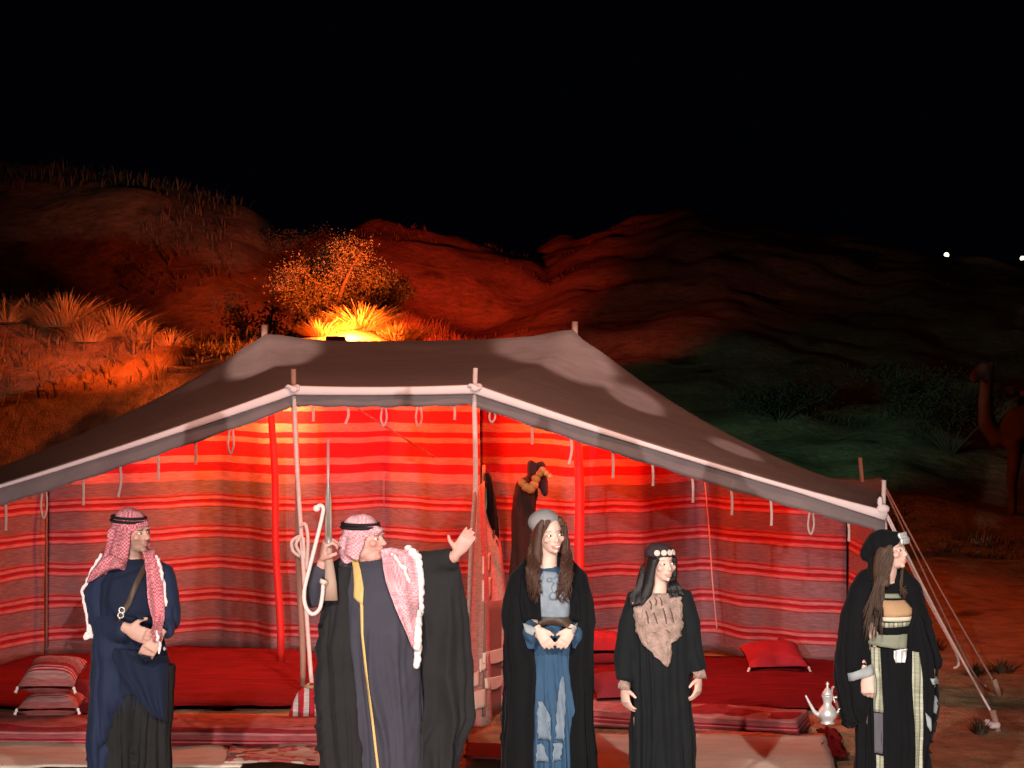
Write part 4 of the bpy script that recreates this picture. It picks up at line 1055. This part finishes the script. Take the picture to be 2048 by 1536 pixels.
# ---- burly man with rifle and stick, arm stretched out
P = Fig(750, 'burly man in dark cloak with gold edge, one arm stretched out')
L = P.L
figure(P, L(735, 1072, -.02), R3(1.12, .06), 1.04, L(748, 1128, .0),
       [[L(690, 1138, 0), L(630, 1182, -.08), L(652, 1112, -.16)], [L(820, 1136, 0), L(866, 1122, -.06), L(915, 1101, -.12)]],
       [dict(W=L(651, 1108, -.16), f=(.15, -.25, .95), n=(.95, .2, 0), u=(.2, -.9, .2), curl=[1.0, 1.1, .7], s=1.25, thumb=.7, tc=.6),
        dict(W=L(914, 1097, -.13), f=(.55, -.1, .80), n=(0, -1, 0), u=(-.9, 0, .6), curl=.16, s=1.08, thumb=1.4, spread=.03)],
       (.55, .29, .235), (.42, .17, .15), (.30, .2, .16), beard=.12, jowl=1, w=1.16, chest=.19, hips=.19)
bm = bmesh.new()      # robe
loft(bm, [(L(0, 1112).z, .0, .075, .0, .075), (L(0, 1126).z, .01, .17, 0, .12), (L(0, 1170).z, .03, .215, -.03, .17), (L(0, 1250).z, .045, .225, -.05, .22), (L(0, 1330).z, .05, .225, -.04, .21), (L(0, 1430).z, .055, .225, -.02, .19), (L(0, 1536).z, .05, .23, -.01, .19), (L(0, 1628).z, .05, .24, -.01, .19)])
tube(bm, [L(700, 1140, 0), L(655, 1172, -.05), L(632, 1184, -.08), L(636, 1155, -.12), L(650, 1122, -.15)], [.09, .085, .078, .066, .05], 14)
P.add('robe', cloth(bm, .011, 4, (.014, 6), cx=.05, z0=1.2, ph=1.2, wr=.6), 'slate_cloth')
bm = bmesh.new()      # cloak
tube(bm, [L(745, 1122, .06), L(700, 1126, .03), L(676, 1150, .0)], [.06, .075, .09], 14)
tube(bm, [L(755, 1122, .06), L(815, 1130, .03), L(862, 1120, -.05), L(908, 1106, -.115)], [.06, .085, .075, .062], 14)
loft(bm, [(L(0, 1125).z, -.16, .07, .02, .12), (L(0, 1180).z, -.18, .10, .0, .16), (L(0, 1280).z, -.165, .135, -.01, .20), (L(0, 1400).z, -.155, .135, -.01, .21), (L(0, 1536).z, -.125, .13, -.01, .20), (L(0, 1626).z, -.12, .14, 0, .2)])
loft(bm, [(L(0, 1118).z, .34, .14, -.06, .05), (L(0, 1160).z, .36, .135, -.04, .075), (L(0, 1240).z, .385, .14, -.02, .09), (L(0, 1340).z, .40, .145, .0, .10), (L(0, 1430).z, .41, .14, .0, .11), (L(0, 1475).z, .36, .13, 0, .11), (L(0, 1530).z, .33, .11, 0, .12), (L(0, 1600).z, .29, .09, 0, .12)])
loft(bm, [(L(0, 1125).z, .0, .2, .12, .06), (L(0, 1300).z, .06, .32, .16, .06), (L(0, 1600).z, .04, .3, .16, .06)])
P.add('cloak', cloth(bm, .011, 4, (.022, 13), cx=.05, z0=1.35, ph=.2, wr=.5), 'cloak_cloth')
P.drape('gold_edge', [((702, 1106), (714, 1104)), ((708, 1126), (724, 1130)), ((712, 1160), (732, 1162)), ((712, 1182), (731, 1196))], 'gold_braid', n=4, off=.014, th=.006)
P.drape('gold_edge', [((725, 1190), (732, 1195)), ((728, 1250), (733, 1250)), ((736, 1330), (741, 1330)), ((748, 1430), (753, 1430)), ((760, 1536), (765, 1536)), ((766, 1600), (771, 1600))], 'gold_braid', n=2, off=.012, th=.006)
head_cloth(P, 'headcloth', 'pink_check', [('e', (0, .038, .042), (.090, .108, .094)), ('e', (0, -.045, .046), (.066, .052, .024)), ('t', [(-.080, .012, .03), (-.086, .03, -.03), (-.084, .055, -.09)], [(.018, .055), (.022, .055), (.02, .045)]),
    ('t', [(0, .12, .02), (0, .12, -.07), (0, .10, -.13)], [(.085, .03), (.09, .035), (.08, .04)]), ('t', [(.08, .02, .02), (.084, .02, -.05), (.08, .01, -.12)], [(.018, .05), (.02, .05), (.03, .04)])], wr=.008)
P.drape('headcloth_tail', [((764, 1090), (786, 1086)), ((766, 1110), (830, 1096)), ((776, 1150), (838, 1140)), ((796, 1200), (840, 1200)), ((814, 1240), (840, 1240)), ((828, 1278), (840, 1278))], 'pink_check', n=10, off=.016, th=.010, fold=.02, fk=4)
fringe(P, 'fringe_edge', [(818, 1092), (838, 1106), (842, 1140), (841, 1200), (839, 1260), (837, 1300), (836, 1320)], r=.022, off=.03, seed=8)
fringe(P, 'fringe_edge', [(786, 1100), (800, 1118), (812, 1128), (816, 1142), (822, 1156)], r=.011, off=.03, seed=9)
for dz, k_ in ((0, 1), (.018, .95)): ring_round(P, 'head_rope', 'cord_black', (0, .038, .064 + dz), .091 * k_, .109 * k_, .009, .06)
# what he holds
rl_ = V(P.t.location)
t = thing('rifle', rl_ + L(665, 1186, -.20), 'old long rifle with wooden stock held upright by the burly man', 'rifle')
o0 = L(665, 1186, -.20); K = lambda x, y, yy=-.20: L(x, y, yy) - o0
bm = bmesh.new(); tube(bm, [K(667, 1186), K(667, 1150), K(664, 1100), K(663, 1075)], [(.042, .018), (.034, .018), (.020, .016), (.020, .016)], 12, up=(1, 0, 0)); obj('stock', bm, 'rifle_wood', t)
bm = bmesh.new(); tube(bm, [K(663, 1078), K(663, 1030), K(663, 985), K(663, 960)], [(.019, .017), (.021, .016), (.017, .014), (.010, .010)], 12, up=(1, 0, 0)); obj('fore_end', bm, 'rifle_wood', t)
bm = bmesh.new(); tube(bm, [K(663, 1060, -.215), K(663, 870, -.215)], [.0085, .0065], 10); obj('barrel', bm, 'rifle_steel', t)
bm = bmesh.new(); box(bm, K(664, 1072), (.034, .036, .07), None, .005); obj('lock_plate', bm, 'rifle_steel', t)
t = thing('camel_stick', rl_ + L(635, 1212, -.24), 'pale hooked camel stick in the raised hand of burly man', 'stick')
o0 = L(635, 1212, -.24)
bm = bmesh.new(); tube(bm, catmull([K(640, 1004, -.24), K(647, 998, -.24), K(654, 1003, -.24), K(652, 1020, -.24), K(640, 1070, -.24), K(626, 1125, -.24), K(617, 1165, -.24), K(619, 1195, -.24), K(632, 1211, -.24), K(646, 1202, -.24), K(652, 1178, -.24), K(654, 1150, -.24)], 6), .0115, 10); obj('shaft', bm, 'cane', t)
bm = bmesh.new(); ell(bm, K(641, 1004, -.24), (.02, .018, .02)); obj('knob', bm, 'cane', t)
bm = bmesh.new(); tube(bm, [K(653, 1152, -.24), K(656, 1144, -.24)], [.02, .024], 10); obj('tip', bm, 'pale_block', t)

# ---- smiling woman in the open black cloak over blue
P = Fig(1100, 'smiling woman with long brown hair, black cloak over blue dress')
L = P.L
figure(P, L(1099, 1064, -.01), R3(.42, .03, -.06), 1.0, L(1096, 1124, .0),
       [[L(1045, 1146, .02), L(1040, 1235, .0), L(1078, 1256, -.19)], [L(1148, 1146, .02), L(1158, 1235, .0), L(1140, 1254, -.19)]],
       [dict(W=L(1076, 1244, -.205), f=(.50, -.3, -.75), n=(.1, 1, -.2), u=(.85, -.1, .5), curl=.34, s=.86, thumb=.4, spread=.05), dict(W=L(1141, 1243, -.215), f=(-.50, -.3, -.75), n=(-.1, 1, -.2), u=(-.85, -.1, .5), curl=.34, s=.86, thumb=.4, spread=.05)],
       SK_W, (.55, .16, .15), (.12, .06, .04), w=.86, smile=1, fem=1)
bm = bmesh.new()
loft(bm, [(L(0, 1128).z, -.01, .06, .0, .06), (L(0, 1142).z, -.01, .14, 0, .09), (L(0, 1180).z, 0, .15, -.03, .12), (L(0, 1230).z, .01, .125, -.02, .10), (L(0, 1280).z, .02, .15, 0, .12), (L(0, 1400).z, .02, .19, 0, .15), (L(0, 1530).z, .02, .20, 0, .16), (L(0, 1630).z, .02, .22, 0, .17)])
tube(bm, [L(1052, 1152, .02), L(1044, 1232, .0), L(1064, 1256, -.14), L(1070, 1262, -.17)], [.05, .055, .046, .038], 12)
tube(bm, [L(1142, 1152, .02), L(1156, 1232, .0), L(1150, 1256, -.14), L(1146, 1262, -.17)], [.05, .055, .046, .038], 12)
tube(bm, [L(1066, 1250, -.13), L(1058, 1286, -.13)], [(.035, .04), (.012, .03)], 10); tube(bm, [L(1150, 1250, -.13), L(1152, 1286, -.13)], [(.035, .04), (.012, .03)], 10)
P.add('dress', cloth(bm, .010, 4, (.016, 9), z0=1.1, ph=.7), 'blue_cloth')
P.drape('bodice', [((1086, 1134), (1112, 1136)), ((1074, 1150), (1130, 1152)), ((1070, 1180), (1144, 1180)), ((1074, 1205), (1142, 1205)), ((1080, 1226), (1136, 1228))], 'pale_blue_cloth', n=9, off=.010, fold=.008, fk=5)
bm = bmesh.new()
for x, y, r in ((1110, 1166, .028), (1122, 1178, .026), (1104, 1180, .022), (1098, 1150, .016), (1112, 1150, .018)):
    p = L(x, y); p.y = (P.front(p.x, p.z) or -.1) - .004; ell(bm, p, (r, .018, r * 1.05))
P.add('scarf_knot', remesh(bm, .008, 2), 'pale_blue_cloth')
P.drape('belt', [((1074, 1222), (1144, 1224)), ((1076, 1238), (1142, 1240))], 'leather', n=8, off=.012)
for r_ in ([((1076, 1390), (1082, 1388)), ((1074, 1412), (1100, 1414)), ((1075, 1462), (1100, 1464))], [((1073, 1474), (1084, 1472)), ((1072, 1506), (1098, 1508))], [((1121, 1340), (1126, 1340)), ((1117, 1362), (1129, 1362)), ((1112, 1400), (1130, 1402)), ((1110, 1462), (1126, 1464))], [((1106, 1470), (1124, 1470)), ((1104, 1506), (1120, 1504))]):
    P.drape('dress_panel', r_, 'pale_patch', n=5, off=.008, fold=.006, edge=1.2)
bm = bmesh.new()
tube(bm, [L(1094, 1116, .07), L(1068, 1130, .04), L(1046, 1156, .01), L(1036, 1200, .0), L(1036, 1242, -.02), L(1044, 1262, -.08)], [.05, .07, .085, .09, .09, .08], 14)
tube(bm, [L(1104, 1116, .07), L(1126, 1130, .04), L(1148, 1156, .01), L(1158, 1200, .0), L(1162, 1240, -.02), L(1158, 1258, -.08)], [.05, .07, .08, .08, .08, .07], 14)
loft(bm, [(L(0, 1180).z, -.185, .06, .0, .12), (L(0, 1260).z, -.18, .08, -.02, .15), (L(0, 1320).z, -.16, .10, -.02, .16), (L(0, 1420).z, -.155, .095, -.01, .17), (L(0, 1536).z, -.165, .10, 0, .18), (L(0, 1626).z, -.17, .11, 0, .18)])
loft(bm, [(L(0, 1180).z, .18, .05, .0, .12), (L(0, 1260).z, .175, .065, -.02, .14), (L(0, 1320).z, .165, .075, -.02, .15), (L(0, 1420).z, .17, .075, -.01, .16), (L(0, 1536).z, .185, .075, 0, .17), (L(0, 1626).z, .19, .085, 0, .18)])
loft(bm, [(L(0, 1130).z, 0, .14, .08, .05), (L(0, 1300).z, 0, .22, .12, .06), (L(0, 1620).z, 0, .26, .13, .07)])
P.add('cloak', cloth(bm, .011, 4, (.016, 11), z0=1.25, ph=2.2, wr=.6), 'black_cloth')
P.drape('cloak_lapel', [((1062, 1118), (1078, 1124)), ((1044, 1146), (1078, 1150)), ((1040, 1190), (1080, 1190)), ((1046, 1228), (1082, 1228))], 'black_cloth', n=7, off=.012, th=.01, fold=.012, fk=3)
P.drape('cloak_lapel', [((1122, 1124), (1134, 1118)), ((1126, 1150), (1152, 1146)), ((1138, 1190), (1158, 1190)), ((1140, 1228), (1160, 1228))], 'black_cloth', n=6, off=.012, th=.01, fold=.012, fk=3)
P.drape('cuff_trim', [((1046, 1234), (1070, 1240)), ((1050, 1250), (1066, 1256))], 'grey_blue_trim', n=4, off=.014); P.drape('cuff_trim', [((1140, 1238), (1154, 1232)), ((1144, 1250), (1150, 1250))], 'grey_blue_trim', n=3, off=.014)
head_cloth(P, 'hair', 'brown_hair', [('e', (0, .034, .034), (.085, .098, .086)), ('t', [(-.045, -.02, .095), (-.068, -.015, .06), (-.080, .0, -.02), (-.086, .0, -.10), (-.085, .0, -.16)], [(.02, .03), (.02, .04), (.024, .045), (.028, .04), (.02, .03)]), ('t', [(.045, -.02, .095), (.068, -.015, .06), (.080, .0, -.02), (.086, .0, -.10), (.085, .0, -.16)], [(.02, .03), (.018, .04), (.022, .045), (.026, .04), (.02, .03)]), ('t', [(0, .09, .0), (0, .10, -.10), (0, .10, -.2)], [(.08, .04), (.09, .04), (.09, .04)])], bv=False)
bm = bmesh.new(); rs = random.Random(2)
for k in range(170):
    side = -1 if k % 2 else 1; x_top = 1099 + side * rs.uniform(14, 30) + 4; xe = 1099 + side * rs.uniform(16, 42) - 2; ye = rs.uniform(1150, 1196)
    pe = L(xe, ye); fy = P.front(pe.x, pe.z); fy = -.1 if fy is None else fy
    lock(bm, [L(x_top, rs.uniform(1038, 1060), rs.uniform(-.05, .03)), L(1099 + side * rs.uniform(28, 38), 1095, rs.uniform(-.04, .03)), L(1099 + side * rs.uniform(24, 42), 1130, min(fy, -.06) - .005), V((pe.x, fy - .018, pe.z))], rs.uniform(.0045, .0075), .016, 2.8, rs.uniform(0, 6))
for k in range(5): lock(bm, [P.T @ V((-.045 + .006 * k, -.065, .088)), P.T @ V((-.062 + .004 * k, -.072, .05)), P.T @ V((-.070, -.058, .0))], .006, .002, 1)
P.add('hair_locks', bm, 'brown_hair', False)
head_cloth(P, 'cap', 'grey_felt', [('e', (-.012, .038, .072), (.092, .098, .072))], bv=False)

# ---- woman with the embroidered bib
P = Fig(1318, 'woman in long black dress with embroidered beige bib and coin cap')
L = P.L
figure(P, L(1322, 1122, -.01), R3(.50, .05), .95, L(1316, 1176, 0),
       [[L(1272, 1190, .01), L(1256, 1280, 0), L(1247, 1360, -.06)], [L(1366, 1190, .01), L(1384, 1270, 0), L(1396, 1345, -.05)]],
       [dict(W=L(1247, 1366, -.06), f=(.10, -.2, -1), n=(.6, .6, 0), u=(.5, -.8, 0), curl=.42, s=.98), dict(W=L(1396, 1346, -.05), f=(-.08, -.2, -1), n=(-.6, .6, 0), u=(-.5, -.8, 0), curl=.42, s=.95)],
       SK_W, (.45, .20, .17), (.10, .06, .045), w=.86, fem=1)
bm = bmesh.new()
loft(bm, [(L(0, 1180).z, -.01, .055, .0, .055), (L(0, 1192).z, 0, .13, 0, .085), (L(0, 1230).z, .0, .155, -.02, .12), (L(0, 1290).z, .005, .16, -.02, .12), (L(0, 1360).z, .01, .165, -.01, .13), (L(0, 1450).z, .02, .175, 0, .14), (L(0, 1536).z, .02, .18, 0, .15), (L(0, 1628).z, .02, .20, 0, .16)])
tube(bm, [L(1308, 1190, .02), L(1275, 1196, .01), L(1258, 1250, 0), L(1248, 1310, -.02), L(1249, 1352, -.05)], [.06, .075, .068, .058, .055], 14)
tube(bm, [L(1326, 1190, .02), L(1362, 1194, .01), L(1380, 1245, 0), L(1388, 1300, -.02), L(1394, 1336, -.045)], [.06, .075, .066, .056, .054], 14)
P.add('dress', cloth(bm, .010, 4, (.014, 8), z0=1.1, ph=3.1, wr=.6), 'soft_black_cloth')
P.drape('bib', [((1290, 1178), (1340, 1180)), ((1264, 1198), (1362, 1186)), ((1268, 1240), (1363, 1236)), ((1272, 1258), (1360, 1260)), ((1290, 1284), (1342, 1274)), ((1308, 1300), (1340, 1294)), ((1322, 1312), (1336, 1312)), ((1329, 1320), (1332, 1320))], 'embroidery', n=14, off=.012, th=.008, fold=.006, fk=9, edge=2.2)
for x0, y0, x1, y1 in ((1296, 1192, 1298, 1206), (1306, 1186, 1308, 1198), (1316, 1186, 1320, 1198), (1288, 1212, 1292, 1232), (1303, 1214, 1310, 1232), (1322, 1206, 1328, 1232), (1336, 1206, 1342, 1230), (1300, 1252, 1312, 1252), (1326, 1246, 1334, 1250)):
    P.drape('stitching', [((x0, y0), (x0 + 2.5, y0)), ((x0 + 3, (y0 + y1) / 2), (x0 + 6, (y0 + y1) / 2)), ((x1, y1 + 2), (x1 + 2.5, y1 + 3))], 'stitch_thread', n=2, off=.004, th=.004, step=4)
for a, b in ((((1238, 1350), (1260, 1354)), ((1234, 1366), (1262, 1370))), (((1384, 1334), (1406, 1330)), ((1384, 1346), (1412, 1348)))):
    P.drape('cuff', [a, b], 'embroidery', n=5, off=.012, th=.02, edge=1)
head_cloth(P, 'hair', 'black_hair', [('e', (0, .030, .034), (.084, .100, .084)), ('t', [(-.070, -.015, .04), (-.080, .0, -.03), (-.086, .012, -.11), (-.11, .02, -.2)], [(.02, .045), (.024, .05), (.034, .05), (.04, .04)]), ('t', [(.070, -.015, .04), (.078, .0, -.03), (.076, .01, -.11)], [(.02, .04), (.022, .045), (.028, .045)]), ('t', [(0, .09, .0), (0, .11, -.12), (0, .12, -.24)], [(.08, .04), (.11, .045), (.14, .04)])], bv=False)
P.drape('hair_fall', [((1282, 1136), (1304, 1140)), ((1272, 1165), (1304, 1170)), ((1258, 1185), (1300, 1182)), ((1260, 1205), (1284, 1200))], 'black_hair', n=6, off=.010, fold=.02, fk=5)
P.drape('hair_fall', [((1336, 1150), (1346, 1148)), ((1334, 1172), (1362, 1166)), ((1338, 1186), (1366, 1182))], 'black_hair', n=6, off=.012, fold=.02, fk=4)
head_cloth(P, 'cap', 'dark_embroidery', [('e', (0, .022, .062), (.086, .100, .062))], bv=True)
bm0 = None
for a in (-.75, -.30, .15, .6):
    bm = bmesh.new(); r = .017; c = P.T @ V((.088 * math.sin(a), .022 - .102 * math.cos(a), .068)); n_ = (P.rot @ V((math.sin(a), -math.cos(a), .25))).normalized()
    lathe(bm, [(r * .3, -.006), (r, -.005), (r, .003), (r * .6, .005), (r * .55, .002), (r * .2, .004)], (0, 0, 0), 14); bm.transform(Matrix.Translation(c) @ n_.to_track_quat('Z', 'Y').to_matrix().to_4x4()); P.add('coin', bm, 'pale_block', False)

# ---- woman with the striped shawl and silver brow ornament
P = Fig(1772, 'woman in black striped shawl with silver brow ornament and buckle')
L = P.L
figure(P, L(1779, 1096, -.02), R3(.92, .12), .98, L(1772, 1154, .0),
       [[L(1722, 1172, .01), L(1706, 1260, 0), L(1724, 1332, -.12)], [L(1822, 1172, .01), L(1846, 1260, 0), L(1860, 1335, -.04)]],
       [dict(W=L(1727, 1338, -.13), f=(.08, -.12, -1), n=(.3, .9, 0), u=(.9, -.3, 0), curl=[.8, .7, .4], s=1.12, thumb=.4, tc=.5), dict(W=L(1862, 1340, -.04), f=(.05, 0, -1), n=(-.6, .6, 0), u=(-.5, -.8, 0), curl=.5, s=.9)],
       SK_W, (.50, .20, .17), (.16, .09, .06), w=.88, fem=1)
bm = bmesh.new()
loft(bm, [(L(0, 1158).z, .0, .055, .0, .055), (L(0, 1172).z, 0, .135, 0, .085), (L(0, 1210).z, .02, .155, -.03, .13), (L(0, 1260).z, .02, .13, -.02, .11), (L(0, 1320).z, .02, .16, 0, .13), (L(0, 1430).z, .02, .185, 0, .15), (L(0, 1536).z, .01, .19, 0, .15), (L(0, 1628).z, .01, .21, 0, .16)])
P.add('dress', cloth(bm, .010, 4, (.014, 8), z0=1.1, ph=4.1, wr=.6), 'black_cloth')
P.drape('chest_panel', [((1760, 1178), (1790, 1178)), ((1758, 1186), (1796, 1186))], 'olive_panel', n=6, off=.010)
P.drape('chest_panel', [((1756, 1190), (1802, 1190)), ((1758, 1208), (1816, 1206)), ((1758, 1222), (1814, 1220))], 'tan_panel', n=7, off=.012)
P.drape('chest_panel', [((1756, 1222), (1814, 1221)), ((1756, 1230), (1812, 1230))], 'cream_panel', n=7, off=.014)
P.drape('chest_panel', [((1752, 1233), (1812, 1232)), ((1756, 1243), (1808, 1240))], 'olive_stripe', n=7, off=.012)
P.drape('sash', [((1740, 1258), (1806, 1256)), ((1728, 1278), (1804, 1286))], 'olive_panel', n=9, off=.016, fold=.01)
P.drape('buckle', [((1778, 1288), (1804, 1284)), ((1778, 1302), (1804, 1300)), ((1782, 1312), (1800, 1312))], 'silver', n=7, off=.014, th=.012, fold=.012, fk=4, step=3)
bm = bmesh.new()
tube(bm, [L(1768, 1138, .06), L(1744, 1156, .03), L(1724, 1180, .0), L(1710, 1230, -.01), L(1702, 1290, -.03), L(1712, 1332, -.08)], [.05, .075, .085, .085, .085, .08], 14)
tube(bm, [L(1776, 1138, .06), L(1798, 1156, .03), L(1818, 1180, .0), L(1836, 1230, .0), L(1848, 1290, .0), L(1858, 1330, -.03)], [.05, .075, .08, .072, .066, .055], 14)
loft(bm, [(L(0, 1230).z, -.17, .08, .02, .12), (L(0, 1300).z, -.19, .09, .0, .13), (L(0, 1350).z, -.185, .10, .0, .12), (L(0, 1400).z, -.17, .09, .0, .12), (L(0, 1440).z, -.155, .07, .02, .1)])
loft(bm, [(L(0, 1230).z, .16, .06, .02, .12), (L(0, 1300).z, .185, .075, .0, .13), (L(0, 1380).z, .19, .085, .0, .13), (L(0, 1440).z, .17, .085, .0, .13), (L(0, 1500).z, .15, .075, .02, .12), (L(0, 1620).z, .14, .08, .02, .12)])
loft(bm, [(L(0, 1165).z, 0, .13, .08, .05), (L(0, 1300).z, 0, .22, .10, .06), (L(0, 1450).z, 0, .22, .12, .06)])
P.add('shawl', cloth(bm, .011, 4, (.016, 10), z0=1.25, ph=5.2, wr=.7), 'black_cloth')
P.drape('shawl_stripe', [((1736, 1284), (1752, 1284)), ((1738, 1350), (1756, 1350)), ((1740, 1410), (1758, 1410))], 'olive_stripe', n=4, off=.014)
P.drape('shawl_stripe', [((1740, 1412), (1757, 1412)), ((1740, 1490), (1756, 1492))], 'grey_cloth', n=4, off=.012)
P.drape('shawl_stripe', [((1744, 1494), (1758, 1496)), ((1746, 1600), (1760, 1600))], 'olive_stripe', n=4, off=.012)
P.drape('shawl_stripe', [((1818, 1292), (1830, 1294)), ((1816, 1345), (1836, 1345)), ((1820, 1420), (1838, 1420)), ((1822, 1480), (1838, 1480)), ((1824, 1600), (1840, 1600))], 'olive_stripe', n=5, off=.016)
P.drape('shawl_stripe', [((1842, 1412), (1854, 1424)), ((1846, 1438), (1856, 1456))], 'grey_blue_trim', n=3, off=.014)
P.drape('cuff', [((1690, 1336), (1738, 1316)), ((1692, 1352), (1740, 1334))], 'grey_blue_trim', n=7, off=.014, th=.01)
P.drape('cuff', [((1852, 1345), (1870, 1345)), ((1856, 1356), (1874, 1360))], 'grey_blue_trim', n=4, off=.014, th=.02)
P.drape('shawl_hem', [((1864, 1380), (1870, 1386)), ((1858, 1400), (1874, 1398)), ((1860, 1416), (1870, 1420))], 'grey_blue_trim', n=3, off=.0, th=.02)
head_cloth(P, 'headscarf', 'black_cloth', [('e', (0, .036, .048), (.088, .106, .080)), ('e', (0, -.04, .078), (.064, .052, .030)), ('e', (-.03, .125, -.005), (.055, .045, .05)), ('e', (-.02, .10, .03), (.07, .05, .05)), ('t', [(0, .10, -.02), (-.03, .10, -.10), (-.05, .10, -.18)], [(.05, .03), (.06, .03), (.07, .03)])], wr=.010)
head_cloth(P, 'hair', 'light_brown_hair', [('t', [(-.070, .0, .03), (-.076, .02, -.04), (-.080, .03, -.12), (-.09, .03, -.2)], [(.014, .04), (.018, .05), (.03, .055), (.04, .05)]), ('t', [(.070, .01, .02), (.074, .02, -.05), (.07, .02, -.14)], [(.012, .04), (.016, .045), (.02, .04)]), ('t', [(0, .07, -.02), (0, .08, -.10), (-.02, .08, -.2)], [(.06, .03), (.07, .04), (.08, .04)])], bv=False)
P.front_hair = None
bm = bmesh.new(); rs = random.Random(6)
for k in range(130):
    side = -1 if k % 4 else 1
    xe = (1740 + rs.uniform(-22, 16)) if side < 0 else 1800 + rs.uniform(-6, 10); ye = rs.uniform(1215, 1272) if side < 0 else rs.uniform(1160, 1190)
    pe = L(xe, ye); fy = P.front(pe.x, pe.z); fy = -.1 if fy is None else fy
    pm = L((xe + 1766) / 2 if side < 0 else 1798, 1165); fm = P.front(pm.x, pm.z); fm = -.08 if fm is None else fm
    st = P.T @ V((-.068, -.035 + rs.uniform(-.02, .03), rs.uniform(-.04, .04))) if side < 0 else P.T @ V((.066, -.03, .0))
    lock(bm, [st, st + V((-.03 if side < 0 else .01, -.01, -.09)), V((pm.x, min(fm, st.y) - .015, pm.z)), V((pe.x, fy - .02, pe.z))], rs.uniform(.0042, .007), .006, 1.6, rs.uniform(0, 6))
P.add('hair_locks', bm, 'light_brown_hair', False)
bm = bmesh.new(); 
for dz, w_, h_ in ((.052, .034, .022), (.086, .026, .018)):
    for k in range(-2, 3):
        a = k * .22; ell(bm, P.T @ V((.09 * math.sin(a), -.030 - .078 * math.cos(a) + .012 * (dz > .07), dz)), V((w_ * .40, .012, h_)) * P.hs, P.rot, 8)
P.add('brow_ornament', remesh(bm, .005, 1), 'silver', False)
